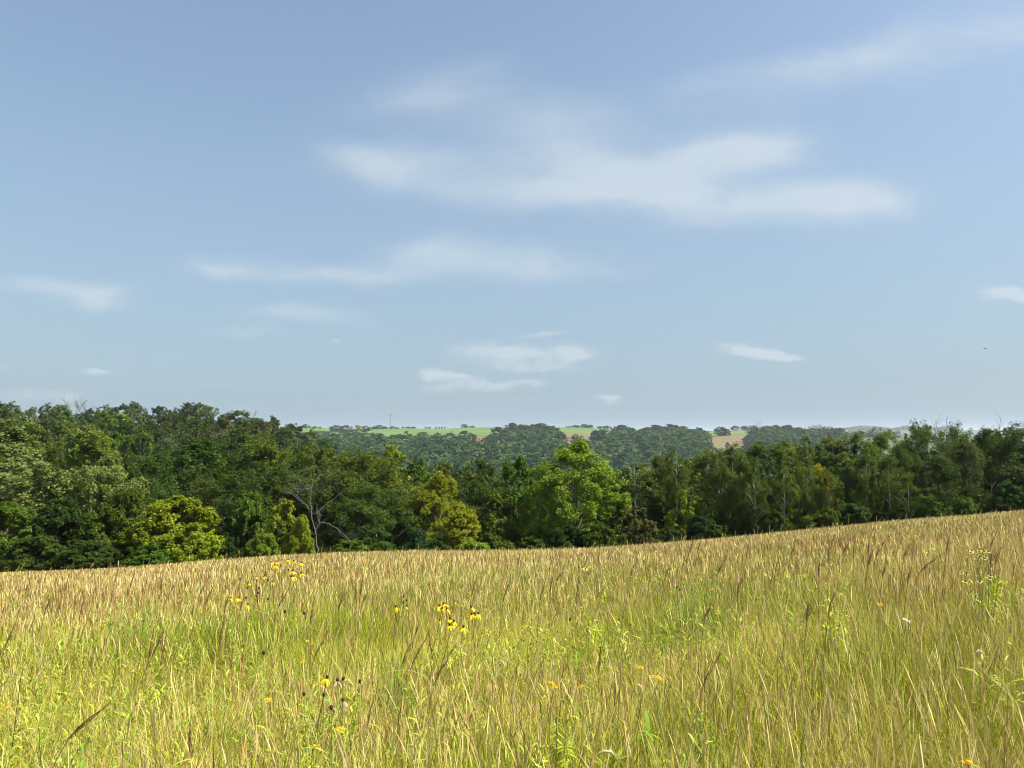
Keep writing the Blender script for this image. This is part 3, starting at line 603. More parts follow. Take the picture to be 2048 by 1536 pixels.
FARL += [(944, 866, 790, 18, 8), (951, 871, 760, 16, 7), (1006, 864, 800, 22, 9), (1012, 858, 850, 24, 10), (1120, 862, 840, 20, 8), (1127, 868, 800, 18, 7), (1190, 860, 850, 22, 9), (1196, 868, 800, 20, 8), (1150, 868, 870, 14, 5), (1162, 871, 860, 12, 5),
 (1415, 872, 800, 18, 8), (1418, 884, 740, 16, 7), (1500, 868, 860, 26, 9), (1508, 874, 800, 26, 9), (1495, 882, 740, 20, 8), (1485, 892, 690, 18, 7), (1455, 884, 760, 7, 4), (1452, 890, 720, 6, 4), (1430, 894, 690, 14, 6), (980, 872, 830, 12, 5), (968, 875, 820, 10, 5), (760, 866, 880, 20, 8), (800, 868, 860, 22, 8), (850, 867, 870, 22, 8), (900, 865, 880, 20, 8)]
for px, top, D, w, hm in FARL:
    tree(px, top, D, w * 1.15, 'farslim' if w <= 6 else 'far', 'gold' if px == 714 else trng.choice(['dark', 'blue', 'dark', 'blue', 'grey']), name='conifer_tree' if w <= 6 else None, zone='on the far ridge', rel='above', group='distant trees along the field ridge', hmin=3, hmax=18)
# -- the far wood: reads as one mass (stuff)
def far_wood(name, pts, seed, label, hue=1.0, detail=(16, 5, 7)):
    r = np.random.default_rng(seed); Vs = []; Fs = []; Ts = []; n = 0
    base = [crown(seed + i, R=4.2, z0=.2, z1=10, prof='egg', n=detail[0], sub=detail[1], leaves=detail[2], rc=(.26, .38), ls=1.15, nrm=1.8) for i in range(5)]
    for i, (x, y, z, wd, H) in enumerate(pts):
        V, Fq, T, C = base[i % 5]; a = r.random() * 6.28; s = wd / 8.8
        W_ = V.copy(); W_[:, 0] = (V[:, 0] * cos(a) - V[:, 1] * sin(a)) * s + x; W_[:, 1] = (V[:, 0] * sin(a) + V[:, 1] * cos(a)) * s + y; W_[:, 2] = V[:, 2] * H / 10 + z
        Vs.append(W_); Fs.append(Fq + n); Ts.append(np.clip(T * .75 + .75 * (r.random() - .40), 0, 1)); n += len(V)
    o = mesh_obj(name, np.concatenate(Vs), np.concatenate(Fs), FAR_LEAF, attr=('tint', 'FACE', 'FLOAT', np.concatenate(Ts))); tag(o, label, 'wood', kind='stuff')
fr = np.random.default_rng(77); pts = []
def open_here(px, D):
    w = 14 * sin(px * .11) + 10 * sin(px * .047); px = px + 9 * sin(D * .045) + 6 * sin(D * .11 + 1)
    if 930 < px < 1015 and D > 735 + w: return True
    if 745 < px < 1015 and D > 830 + w: return True
    if px <= 745 and D > 860 + w: return True
    if 1112 < px < 1200 and D > 775 + w: return True
    if 1200 < px < 1235 and D > 880 + w: return True
    if 1262 < px < 1292 and D > 900 + w: return True
    if 1408 < px < 1515 and D > 655 + w: return True
    if 1345 < px < 1402 and 530 < D < 640: return True
    return False
for D in np.arange(470, 1010, 12.5):
    x0 = ray(560, HOR)[0] * D; x1 = ray(1680, HOR)[0] * D
    for x in np.arange(x0, x1, 10.5):
        X = x + fr.uniform(-4, 4); Y = D + fr.uniform(-5, 5)
        if open_here(rpx(X / Y), Y): continue
        pts.append((X, Y, float(ground(X, Y)) - .5, 9 + 12 * fr.random() ** 1.5, fr.uniform(8, 14)))
far_wood('far_wood', pts, 40, 'bluish green wood covering the far valley slope below the fields', detail=(20, 6, 6))
pts = []
for px in np.arange(1500, 1800, 4):
    for D in (1180, 1260): 
        X = ray(px + fr.uniform(-3, 3), HOR)[0] * D; pts.append((X, D, float(ground(X, D)) - .5, fr.uniform(12, 18), fr.uniform(8, 14)))
far_wood('ridge_wood', pts, 50, 'wooded shoulder of the far ridge falling away to the right', detail=(12, 4, 5))
pts = []
for px in np.arange(1625, 1900, 3):
    D = 3600 + fr.uniform(-60, 60); X = ray(px, HOR)[0] * D; pts.append((X, D, float(ground(X, D)) - 1, fr.uniform(34, 50), fr.uniform(14, 20) + 6 * sin(px * .07)))
far_wood('distant_wood', pts, 60, 'faint blue wooded ridge on the horizon beyond the right hill', detail=(16, 6, 6))

# -- bare dead tree with grey limbs at the wood's edge
def at(px, py, D, dy=0.0):
    u, v = ray(px, py); return np.array([u * D, D + dy, v * D])
brng = np.random.default_rng(3)
def limb(G, pts, r0, r1, twig=0, D=46):
    pts = np.array([at(px, py, D, dy) for px, py, dy in pts]); k = len(pts)
    t = np.linspace(0, k - 1, k * 3); pp = np.stack([np.interp(t, np.arange(k), pts[:, q]) for q in range(3)], 1); pp[1:-1] += brng.normal(size=(len(pp) - 2, 3)) * .03
    rr = np.linspace(r0, r1, len(pp)) * .75; G.tube(pp, rr, 6)
    for i in range(twig):
        j = brng.integers(len(pp) // 3, len(pp)); a = pp[j]; d = unit(1, brng)[0]; d[2] = abs(d[2]) * .8 + .1; ln = .35 + .7 * brng.random()
        m = a + d * ln * .5 + brng.normal(size=3) * .05; e = a + d * ln + brng.normal(size=3) * .12; G.tube([a, m, e], [rr[j] * .5, rr[j] * .35, .006], 4)
        for q in range(3):
            d2 = d + brng.normal(size=3) * .6; G.tube([m, m + d2 * ln * .3, m + d2 * ln * .55 + brng.normal(size=3) * .05], [rr[j] * .3, rr[j] * .2, .005], 4)
bx, by = ray(634, 1105)[0] * 44, 44
root = empty('bare_tree', (bx, by, float(ground(bx, by)))); zb = float(ground(bx, by))
def rebase(G, root):
    v, f = G.get(); return v - np.array(root.location), f
G = Geo(); limb(G, [(635, 1150, 0), (634, 1105, 0), (632, 1075, 0), (623, 1040, .1), (620, 1000, .2), (623, 965, .2), (619, 945, .3)], .085, .016, 6, 44)
limb(G, [(632, 1075, 0), (640, 1050, -.2), (636, 1020, -.3), (648, 985, -.5), (655, 962, -.6)], .04, .012, 5, 44)
mesh_obj('trunk', *rebase(G, root), DEAD, root)
for pl, r0, tw in (([(620, 1020, 0), (600, 1005, .3), (575, 988, .5), (552, 984, .8)], .04, 4), ([(604, 1008, .2), (588, 985, .1), (566, 972, 0)], .03, 4), ([(621, 990, .2), (600, 962, 0), (588, 946, -.2)], .03, 4),
                   ([(623, 965, .2), (640, 950, .5), (652, 960, .7)], .025, 3), ([(622, 975, .2), (606, 980, -.4), (594, 975, -.6)], .025, 3), ([(638, 1044, -.2), (665, 1046, -.4), (698, 1072, -.6), (716, 1092, -.8)], .05, 6),
                   ([(636, 1025, -.3), (662, 1000, .3), (682, 985, .6), (688, 968, .6)], .02, 3)):
    G = Geo(); limb(G, pl, r0, .014, tw, 44); mesh_obj('branch', *rebase(G, root), DEAD, root)
tag(root, 'bare grey dead tree with tangled limbs standing before the dark wood', 'tree')
# bare twigs showing above the tree tops
def bare_top(px, top, D, lab, s=1.0):
    u, v = ray(px, top); x = u * D; z = float(ground(x, D)); H = v * D - z
    root = empty('bare_tree', (x, D, z)); G = Geo()
    for q in range(7):
        a = brng.random() * 6.28; e = np.array([cos(a) * s * .9, sin(a) * s * .9, H * (.85 + .15 * brng.random())]); m = np.array([e[0] * .35, e[1] * .35, H * .68]); s0 = np.array([0, 0, H * .35])
        G.tube([s0, m, e], [.032 * s, .018 * s, .006], 5)
        for t in range(6):
            w = .35 + .6 * brng.random(); p0 = m + (e - m) * w; d = unit(1, brng)[0] * .5 * s; d[2] = abs(d[2]) + .35 * s; G.tube([p0, p0 + d * .5, p0 + d], [.010 * s, .007 * s, .004], 4)
    mesh_obj('branch', *G.get(), DEAD, root); G = Geo(); G.tube([(0, 0, -.3), (0.05, 0, H * .36)], [.14 * s, .07 * s], 7); mesh_obj('trunk', *G.get(), DEAD, root); tag(root, lab, 'tree')
bare_top(1888, 832, 57, 'leafless twiggy treetop between the green treetops and the right edge'); bare_top(1975, 828, 58, 'leafless twiggy treetop nearest the right edge')
bare_top(150, 800, 225, 'leafless grey treetop on the left part of the hill skyline', 3.4); bare_top(172, 803, 222, 'second leafless grey treetop on the hill skyline', 3.0); bare_top(498, 824, 236, 'lone leafless treetop on the falling end of the hill', 2.6)

# ------------------------------------------------------------------ mast, pylons, poles on the ridge
D = 1500; u, v = ray(781, 828); x = u * D; z = 1300 * 0.008; H = v * D - z
z = float(ground(x, D)); H = v * D - z
root = empty('radio_mast', (x, D, z)); G = Geo(); w = .55
for sx, sy in ((-1, -1), (1, -1), (1, 1), (-1, 1)): G.tube([(sx * w, sy * w, 0), (sx * w, sy * w, H * .93)], [.14, .12], 4)
for i in range(int(H / 2)):
    zz = i * 2.0
    for a, b in (((-w, -w), (w, -w)), ((w, -w), (w, w)), ((w, w), (-w, w)), ((-w, w), (-w, -w))): G.tube([(a[0], a[1], zz), (b[0], b[1], zz + 1.9)], [.07, .07], 4)
mesh_obj('lattice', *G.get(), METAL, root); G = Geo()
for q in range(6):
    a = q * pi / 3; G.tube([(1.7 * cos(a), 1.7 * sin(a), H * .93), (1.7 * cos(a), 1.7 * sin(a), H)], [.32, .32], 5); G.tube([(0, 0, H * .955), (1.7 * cos(a), 1.7 * sin(a), H * .955)], [.12, .12], 4)
mesh_obj('antenna', *G.get(), METAL, root); tag(root, 'thin grey radio mast with a small head on the far ridge', 'mast')
for i, (px, top) in enumerate(((1514, 841), (1520, 843))):
    D = 1420 + 40 * i; u, v = ray(px, top); x = u * D; z = float(ground(x, D)); H = v * D - z; root = empty('power_pylon', (x, D, z))
    G = Geo(); w = H * .10
    for sx in (-1, 1):
        for sy in (-1, 1): G.tube([(sx * w, sy * w, 0), (sx * w * .3, sy * w * .3, H * .6), (0, 0, H)], [.16, .13, .1], 4)
    for q in range(6): zz = H * q / 8; ww = w * (1 - q * .11); G.tube([(-ww, -ww, zz), (ww, -ww, zz + H / 8)], [.1, .1], 4); G.tube([(ww, -ww, zz), (-ww, -ww, zz + H / 8)], [.1, .1], 4)
    mesh_obj('tower', *G.get(), METAL, root); G = Geo()
    for q, ln in ((.97, .14), (.82, .2), (.68, .15)): G.tube([(-ln * H, 0, H * q), (ln * H, 0, H * q)], [.14, .14], 4)
    mesh_obj('crossarm', *G.get(), METAL, root); tag(root, ('left' if i == 0 else 'right') + ' one of two power pylons above the far ridge woods', 'pylon', 'power pylons on the ridge')
for i, (px, top) in enumerate(((1602, 849), (1609, 848), (1616, 849))):
    D = 1260; u, v = ray(px, top); x = u * D; z = float(ground(x, D)); H = v * D - z; root = empty('utility_pole', (x, D, z))
    G = Geo(); G.tube([(0, 0, 0), (0, 0, H)], [.26, .17], 6); mesh_obj('pole', *G.get(), METAL, root); G = Geo(); G.tube([(-1.4, 0, H - 1), (1.4, 0, H - 1)], [.12, .12], 4); mesh_obj('crossarm', *G.get(), METAL, root)
    tag(root, ('left', 'middle', 'right')[i] + ' of three thin poles on the right shoulder of the far ridge', 'pole', 'thin poles on the ridge')
# a small bird high on the right
D = 60; p = at(1970, 698, D); root = empty('bird', tuple(p)); G = Geo()
G.tube([(-.10, 0, 0), (-.05, 0, .01), (.02, 0, .012), (.08, 0, .02), (.11, 0, .02)], [.006, .022, .03, .018, .003], 6); mesh_obj('body', *G.get(), FEATHER, root)
for sy in (-1, 1): mesh_obj('wing', [(-.03, 0, .02), (.04, 0, .02), (.02, sy * .10, .07), (-.03, sy * .10, .07), (-.02, sy * .2, .05), (-.05, sy * .2, .05)], [(0, 1, 2, 3), (3, 2, 4, 5)], FEATHER, root)
tag(root, 'tiny dark bird flying in the open sky on the right', 'bird')

# ------------------------------------------------------------------ flowers
frng = np.random.default_rng(9)
def solve(px, py, hgt, lo=2.2, hi=30):
    u, v = ray(px, py); best = None
    for D in np.linspace(lo, hi, 1200):
        s = v * D - float(ground(u * D, D))
        if best is None or abs(s - hgt) < best[0]: best = (abs(s - hgt), D)
        if s < hgt: break
    return best[1]
def basis(d):
    d = d / np.linalg.norm(d); a = np.cross(d, (0.3, .9, .1)); a /= np.linalg.norm(a); return a, np.cross(d, a), d
def flower(px, py, hgt, kind, zone, size=1.0, pet=None, hi=30):
    D = solve(px, py, hgt, hi=hi); top = at(px, py, D); gz = float(ground(top[0], D)); lx, ly = frng.normal(0, .05, 2)
    bx_, by_ = top[0] + lx, top[1] + ly; root = empty({'cone': 'coneflower', 'daisy': 'golden_daisy', 'susan': 'brown_eyed_susan', 'white': 'white_flower'}[kind], (bx_, by_, float(ground(bx_, by_))))
    T = top - np.array(root.location); sc = size * (1 if D < 8 else 1.0)
    G = Geo(); m = T * .5 + np.array([frng.normal(0, .045), frng.normal(0, .04), 0]); rs = max(.0018, .00035 * D)
    G.tube([(0, 0, -.03), m * .5 + np.array([.01, 0, 0]), m, m * .4 + T * .6, T], [rs * 1.3, rs * 1.2, rs * 1.1, rs, rs], 5)
    mesh_obj('stem', *G.get(), STEM if kind != 'cone' or frng.random() > .3 else DKSTEM, root)
    up = np.array([frng.normal(0, .18), frng.normal(-.1, .18), 1.0]); A, B, U = basis(up)
    rc = {'cone': .0066, 'daisy': .009, 'susan': .007, 'white': .004}[kind] * sc; hc = {'cone': 2.3, 'daisy': .9, 'susan': 1.3, 'white': 1}[kind] * rc
    if kind == 'white': rc = .004
    ring = [T - U * hc * .15] + [T + U * hc * t for t in (.25, .6, .85, 1.0)]
    G = Geo(); G.tube(ring, [rc * .7, rc * 1.05, rc, rc * .65, rc * .12], 9)
    mesh_obj('cone' if kind in ('cone', 'susan') else 'disc', *G.get(), CONE if kind in ('cone', 'susan') else ORANGE, root, smooth=True)
    np_ = {'full': 11, 'few': 4, 'none': 0}[pet or 'full']; 
    ln, wd, droop = {'cone': (.036, .011, -.85), 'daisy': (.024, .009, .12), 'susan': (.018, .008, -.05), 'white': (.010, .006, .3)}[kind]
    ln *= sc; wd *= sc; V = []; Fq = []; rot0 = frng.random() * 6
    mat = {'cone': PETAL if pet == 'full' or (pet == 'few' and 'withered' not in zone[0]) else WITHER, 'daisy': ORANGE, 'susan': PALEP, 'white': WHITEP}[kind]
    for i in range(np_):
        a = rot0 + 2 * pi * i / max(np_, 1) * (1 if pet == 'full' else .8) + frng.normal(0, .12); rd = A * cos(a) + B * sin(a); sd_ = -A * sin(a) + B * cos(a)
        dr = droop + frng.normal(0, .28 if kind == 'cone' else .12); L1 = ln * frng.uniform(.8, 1.15); b = len(V)
        for t, wf in ((0, .35), (.35, .9), (.7, 1.0), (.93, .65), (1, .2)):
            c = T + rd * (rc * .7 + L1 * t * cos(dr * (.6 + .5 * t))) + U * (L1 * t * sin(dr * (.5 + .6 * t)))
            cup = U * (-wd * .12)
            V += [c - sd_ * wd * .5 * wf + cup, c + sd_ * wd * .5 * wf + cup]
        Fq += [(b + 2 * q, b + 2 * q + 1, b + 2 * q + 3, b + 2 * q + 2) for q in range(4)]
    if np_: mesh_obj('petals', V, Fq, mat, root, smooth=True)
    tag(root, None, {'cone': 'coneflower', 'daisy': 'daisy', 'susan': 'brown-eyed susan', 'white': 'white flower'}[kind], zone[2])
    REG.append((root, zone[0], zone[1], px, 'below'))
Z1 = 'in tall cluster'; Z2 = 'in middle cluster'; Z3 = 'in front cluster'; GC = 'prairie coneflowers in the meadow'
for px, py in ((542, 1125), (553, 1124), (550, 1131), (576, 1119.5), (587.5, 1123), (602.6, 1126), (585.5, 1142), (602, 1147), (583, 1154)): flower(px, py, 1.10, 'cone', ('yellow-petalled coneflower', Z1, GC), 1.1, 'full')
for px, py in ((527, 1154), (512, 1154), (544.7, 1165), (462, 1196.7), (478, 1196.7), (495.5, 1210), (496.6, 1167)): flower(px, py, 1.0, 'cone', ('half-size yellow coneflower', Z1, GC), .85, 'full')
for px, py in ((480, 1158.6), (509, 1137.6), (531, 1145.4), (561.6, 1131.5), (577, 1140.5), (530, 1151), (536, 1162), (518, 1178), (494.7, 1177.6), (516, 1187), (512.7, 1193), (536.7, 1199.6), (492.7, 1196.7), (570, 1225), (608.5, 1228.4), (528, 1308)):
    flower(px, py, 1.0, 'cone', ('petalless dark cone flower', Z1, GC), 1.15, 'none')
for px, py in ((792, 1214.5), (879, 1212), (887.7, 1208), (884.5, 1217.4), (893.4, 1218.6), (900.6, 1239), (907.7, 1243), (899.5, 1251), (927, 1255), (943, 1229), (956.6, 1227.7), (942.5, 1215)): flower(px, py, .92, 'cone', ('yellow-petalled coneflower', Z2, GC), 1.05, 'full')
for px, py in ((813, 1213), (879.5, 1241)): flower(px, py, .92, 'cone', ('sparse-petalled yellow coneflower', Z2, GC), .8, 'few')
for px, py in ((807.5, 1194), (813.7, 1201.6), (807, 1205), (948.7, 1228)): flower(px, py, .92, 'cone', ('petalless dark cone flower', Z2, GC), 1.0, 'none')
flower(653.6, 1356.5, .88, 'cone', ('single bright yellow drooping coneflower', Z3, GC), 1.0, 'full')
for px, py in ((674.8, 1362), (685.7, 1360), (719.5, 1364.7), (686.7, 1402.5), (663.4, 1417)): flower(px, py, .88, 'cone', ('withered pale coneflower', Z3, GC), 1.0, 'few')
for px, py in ((608.7, 1390), (647.5, 1392)): flower(px, py, .88, 'cone', ('petalless dark cone flower', Z3, GC), 1.0, 'none')
for px, py in ((1354, 1175), (1360, 1180), (1140, 1240)): flower(px, py, .9, 'cone', ('petalless dark cone flower', 'alone in grass', GC), 1.0, 'none')
GS = 'brown-eyed susans at the right of the meadow'
for px, py in ((1937, 1101), (1944, 1102), (1942, 1105.6), (1958.4, 1100), (1959.4, 1102.7), (1966.7, 1099), (1973, 1098), (1981, 1097), (1968, 1103.7), (1976.5, 1103.7)): flower(px, py, .95, 'susan', ('small pale susan', 'in the top tuft', GS), .85, 'full')
for px, py in ((1954.5, 1110.5), (1952.5, 1117), (1957, 1117.4), (1959, 1114), (1971, 1113), (1968, 1117.4), (1982, 1123)): flower(px, py, .93, 'susan', ('small pale susan', 'in the second tuft', GS), .85, 'full')
for px, py in ((1923.7, 1145.7), (1933, 1148.6), (1930.6, 1163.8), (1981, 1152), (1978, 1157), (1960, 1163)): flower(px, py, .9, 'susan', ('small pale susan', 'in the lower tuft', GS), .8, 'full')
for px, py in ((1165, 1136), (1171, 1138), (1174, 1135)): flower(px, py, 1.0, 'susan', ('small pale susan', 'in the central tuft', GS), 1.25, 'full')
GD = 'golden daisies scattered in the meadow'
for px, py, s in ((89, 1354, 1), (13, 1416, 1), (683, 1459, 1.1), (628, 1492, 1.1), (536, 1400, 1), (606, 1323, .9), (627, 1287, .8), (615, 1282, .7), (1103, 1366, .9), (1110, 1373, .9), (1162, 1373, .9), (1282, 1335, .9), (1305, 1353, .9), (1318, 1356, 1), (1424, 1178, 1), (1761, 1209, 1), (1937, 1527, 1.9), (90, 1247, .8), (172, 1243, .8), (189, 1243, .8), (924, 1212, 1), (620, 1210, .6)):
    flower(px, py, .80 if py > 1300 else .84, 'daisy', ('golden daisy', 'low in the grass' if py > 1300 else 'farther back', GD), s * .62, 'full')
for px, py in ((1810, 1239), (1822, 1241), (1816, 1243)): flower(px, py, .8, 'white', ('tiny white flower', 'in the grass', 'tiny white flowers'), 1.1, 'full')

# ------------------------------------------------------------------ brown grass plumes
PL = [(77, 1148), (110, 1164), (163, 1174), (107, 1186), (170, 1190), (55, 1168), (138, 1148), (270, 1145), (238, 1136), (29, 1248), (23, 1270), (309, 1253), (317, 1261), (328, 1261), (334, 1267), (450, 1232), (453, 1264), (460, 1183), (427, 1171), (221, 1404), (380, 1444),
 (490, 1189), (580, 1174), (603, 1197), (626, 1206), (712, 1160), (728, 1148), (742, 1168), (837, 1255), (855, 1255), (908, 1293), (661, 1250), (1040, 1104), (1065, 1107), (1111, 1099), (1105, 1113), (1185, 1096), (1200, 1093), (1107, 1148), (1090, 1160), (1159, 1154), (1275, 1116), (860, 1261), (1386, 1083), (1203, 1279),
 (1402, 1076), (1452, 1112), (1500, 1078), (1599, 1076), (1670, 1066), (1674, 1068), (1679, 1070), (1702, 1072), (1709, 1080), (1740, 1073), (1768, 1082), (1747, 1098), (1777, 1119), (1876, 1112), (1820, 1084), (1660, 1083), (1482, 1153), (1425, 1199), (1622, 1199), (1669, 1185), (1442, 1303), (2002, 1094), (1824, 1132), (1995, 1060), (1985, 1100), (1345, 1120), (955, 1150), (1020, 1160), (1130, 1130), (1560, 1110), (1640, 1120), (1900, 1070), (905, 1110), (690, 1180), (350, 1165), (420, 1150)]
def plume(px, py, i):
    lg = 1.15 if py > 1230 else 1.0; hgt = 1.02 if py < 1230 else .88
    D = solve(px, py, hgt, hi=24 if py < 1120 else 30); top = at(px, py, D); ln = (.24 if py > 1130 else .30) * lg * frng.uniform(.8, 1.15); lean = frng.uniform(.05, .45) * (1 if frng.random() > .15 else -.5)
    if px in (221, 1876): lean = .9
    ln = min(ln, (36 if py < 1140 else 44 if py < 1230 else 72) / F * D)
    bx_, by_ = top[0] - lean * .55, top[1] + frng.normal(0, .05); root = empty('grass_plume', (bx_, by_, float(ground(bx_, by_)))); T = top - np.array(root.location)
    q = T + np.array([-lean * ln * 1.25, 0, -ln]); rs = max(.002, .0004 * D)
    G = Geo(); G.tube([(0, 0, -.03), q * .35 + np.array([.0, 0, .08 * T[2]]), q * .7 + np.array([0, 0, .04]), q], [rs * 1.3, rs, rs, rs], 4); mesh_obj('stem', *G.get(), PLUME, root)
    G = Geo(); rp = max(.005, .0005 * D) * frng.uniform(.8, 1.25)
    G.tube([q, q + (T - q) * .25 + np.array([-.004, 0, .008]), q + (T - q) * .55 + np.array([-.004, 0, .008]), q + (T - q) * .8, T], [rp * .3, rp, rp * .85, rp * .5, .001], 6)
    for k in range(26):
        t = frng.random() * .9; p0 = q + (T - q) * t; d = (T - q) * .16 + frng.normal(size=3) * rp * 1.3; p1 = p0 + d; G.tube([p0, (p0 + p1) / 2 + d * .05, p1], [rp * .12, rp * .3, .0006], 3)
    mesh_obj('seed_head', *G.get(), PLUME, root)
    tag(root, None, 'grass plume', 'brown grass plumes standing above the meadow'); REG.append((root, ('strongly leaning' if lean > .8 else 'large' if py > 1230 else 'slim') + ' brown grass plume', 'nearby' if py > 1230 else 'at mid distance' if py > 1125 else 'on the crest', px, 'below'))
for i, (px, py) in enumerate(PL): plume(px, py, i)

# ------------------------------------------------------------------ leafy weeds, clumps and stray stalks
def weed(px, py, hgt, wid, n, ll, hue, label, name='leafy_weed', stems=4, narrow=.22, droopy=.2, hi=30):
    hgt *= 1.08; n = int(n * 1.5); D = solve(px, py, hgt, hi=hi); top = at(px, py, D); root = empty(name, (top[0], D, float(ground(top[0], D)))); V = []; Fq = []; T = []; G = Geo(); H = hgt
    for s in range(stems):
        a = frng.random() * 6.28; tip = np.array([cos(a) * wid * frng.uniform(.1, 1), sin(a) * wid * frng.uniform(.1, 1), H * frng.uniform(.72, 1)]); m = tip * np.array([.3, .3, .5]); G.tube([(0, 0, -.03), m, tip], [.004, .003, .0015], 4)
        for k in range(n // stems):
            t = frng.uniform(.25, 1); p0 = m * (1 - max(0, 2 * t - 1)) * min(1, 2 * t) + tip * max(0, 2 * t - 1); az = k * 2.4 + frng.normal(0, .3); el = frng.uniform(-.3, .9) - droopy; L1 = ll * frng.uniform(.6, 1.15) * (1.15 - .5 * t)
            d = np.array([cos(az) * cos(el), sin(az) * cos(el), sin(el)]); sd_ = np.array([-sin(az), cos(az), 0]); b = len(V)
            for tt, wf in ((0, .3), (.35, 1), (.7, .75), (1, .05)):
                c = p0 + d * L1 * tt + np.array([0, 0, -L1 * (.25 + droopy) * tt * tt]); V += [c - sd_ * L1 * narrow * .5 * wf, c + sd_ * L1 * narrow * .5 * wf]
            Fq += [(b + 2 * q, b + 2 * q + 1, b + 2 * q + 3, b + 2 * q + 2) for q in range(3)]; T += [frng.random()] * 3
    mesh_obj('stem', *G.get(), STEM, root); o = mesh_obj('leaves', V, Fq, WEED, root, attr=('tint', 'FACE', 'FLOAT', T)); o.color = (*hue, 1); tag(root, label, 'weed'); return root
BR = (1, 1, 1); GR = (.62, .85, .8); DK = (.42, .6, .6); YL = (1.25, 1.15, .8)
weed(478, 1238, .84, .10, 70, .09, BR, 'bright yellow-green leafy weed left of the middle coneflowers')
weed(512, 1246, .84, .09, 60, .09, BR, 'second bright leafy weed just right of the first')
weed(535, 1270, .84, .14, 60, .12, BR, 'wide bright weed with long pale leaves behind the front coneflowers', narrow=.16)
weed(440, 1360, .72, .12, 90, .07, BR, 'low bright weed patch left of the front coneflowers')
weed(620, 1465, .76, .06, 60, .09, BR, 'narrow bright weed carrying the golden daisy at the bottom')
weed(1105, 1400, .82, .10, 120, .06, YL, 'tall bright yellow-green weed at the bottom centre', stems=6, narrow=.35)
weed(1135, 1450, .74, .08, 80, .06, YL, 'shorter bright weed beside the tall one at bottom centre', narrow=.35)
weed(1285, 1370, .80, .07, 26, .10, GR, 'tall weed with broad pale hanging leaves right of bottom centre', stems=1, narrow=.28, droopy=.5)
weed(270, 1186, .92, .32, 900, .11, GR, 'wide feathery green forb clump below the left bushes', stems=26, narrow=.07, droopy=.1, name='feathery_forb')
weed(1395, 1160, .86, .30, 300, .14, DK, 'dark green leafy clump in the grass right of centre', stems=16, narrow=.08, name='dark_forb')
weed(785, 1300, .74, .16, 200, .20, DK, 'dense dark green sedge tuft below the middle coneflowers', stems=14, narrow=.05, name='sedge_tuft')
weed(1965, 1115, .92, .16, 160, .09, YL, 'bright leafy stalks carrying the brown-eyed susans', stems=9)
weed(1665, 1178, .86, .10, 120, .10, YL, 'bright green-yellow weed under the right-hand plumes', stems=6)
weed(1415, 1372, .74, .10, 120, .06, GR, 'low leafy green patch right of bottom centre', stems=7)
weed(255, 1455, .70, .12, 90, .07, BR, 'low leafy weed in the bottom left grass', stems=6)
weed(100, 1440, .72, .12, 110, .06, GR, 'leafy grey-green weed near the bottom left corner', stems=6)
weed(180, 1470, .68, .10, 60, .08, GR, 'small leafy weed right of the bottom left corner weed', stems=5)
weed(1360, 1150, .86, .05, 40, .07, GR, 'small leafy stalk left of the dark green clump', stems=2)
weed(825, 1500, .70, .08, 40, .08, BR, 'small star-leaved weed at the bottom edge', stems=3)
weed(1175, 1172, .92, .16, 120, .10, YL, 'bright weed patch under the central small pale flowers', stems=7)
weed(1500, 1500, .66, .08, 40, .07, YL, 'low pale weed at the bottom right of centre', stems=4)
def stalk(pts, r0, r1, mat, label, name, hgt=.9, head=0):
    (px, py) = pts[-1] if pts[-1][1] < pts[0][1] else pts[0]
    D = solve(px, py, hgt); P3 = [at(a, b, D) for a, b in pts]; b0 = P3[0]; gz = float(ground(b0[0], D)); root = empty(name, (b0[0], D, gz)); o = np.array(root.location)
    P3 = [np.array([b0[0], D, gz - .03])] + P3 if b0[2] > gz + .05 else P3
    pp = np.array(P3) - o; k = len(pp); t = np.linspace(0, k - 1, k * 4); q = np.stack([np.interp(t, np.arange(k), pp[:, i]) for i in range(3)], 1)
    for _ in range(2): q[1:-1] = (q[:-2] + q[1:-1] * 2 + q[2:]) / 4
    G = Geo(); G.tube(q, np.linspace(r0, r1, len(q)), 5); mesh_obj('stalk', *G.get(), mat, root)
    if head:
        d = (q[-1] - q[-3]); d /= np.linalg.norm(d); G = Geo(); e = q[-1]; h_ = [e, e + d * head * .3 + np.array([0, 0, -.006]), e + d * head * .7 + np.array([0, 0, -.03]), e + d * head + np.array([0, 0, -.07])]
        G.tube(h_, [r1, .0055, .0048, .001], 6)
        for i in range(10):
            w = frng.random(); c = h_[0] * (1 - w) + h_[-1] * w + np.array([0, 0, .02 * sin(pi * w)]); c2 = c + d * .014 + frng.normal(size=3) * .0035; G.tube([c, (c + c2) / 2, c2], [.0012, .0014, .0005], 3)
        mesh_obj('seed_head', *G.get(), PALEGR, root)
    tag(root, label, 'stalk')
stalk([(18, 1536), (28, 1470), (33, 1420), (40, 1368)], .0035, .002, DKSTEM, 'dark reddish bare stalk at the bottom left corner', 'dead_stalk', .8)
stalk([(10, 1365), (40, 1345), (80, 1322), (115, 1306)], .003, .0012, PALEGR, 'pale straw arching low over the left grass', 'straw_stalk', .78)
stalk([(5, 1330), (25, 1300), (45, 1265), (62, 1242)], .003, .0012, PALEGR, 'pale straw leaning right near the left edge', 'straw_stalk', .86)
stalk([(0, 1350), (30, 1310), (60, 1280), (84, 1268)], .003, .0012, PALEGR, 'second pale straw below the one leaning at the left edge', 'straw_stalk', .82)
stalk([(730, 1365), (770, 1345), (810, 1338), (850, 1350), (880, 1395)], .0016, .001, PALEGR, 'long pale blade arching right of the front coneflowers', 'straw_stalk', .8)
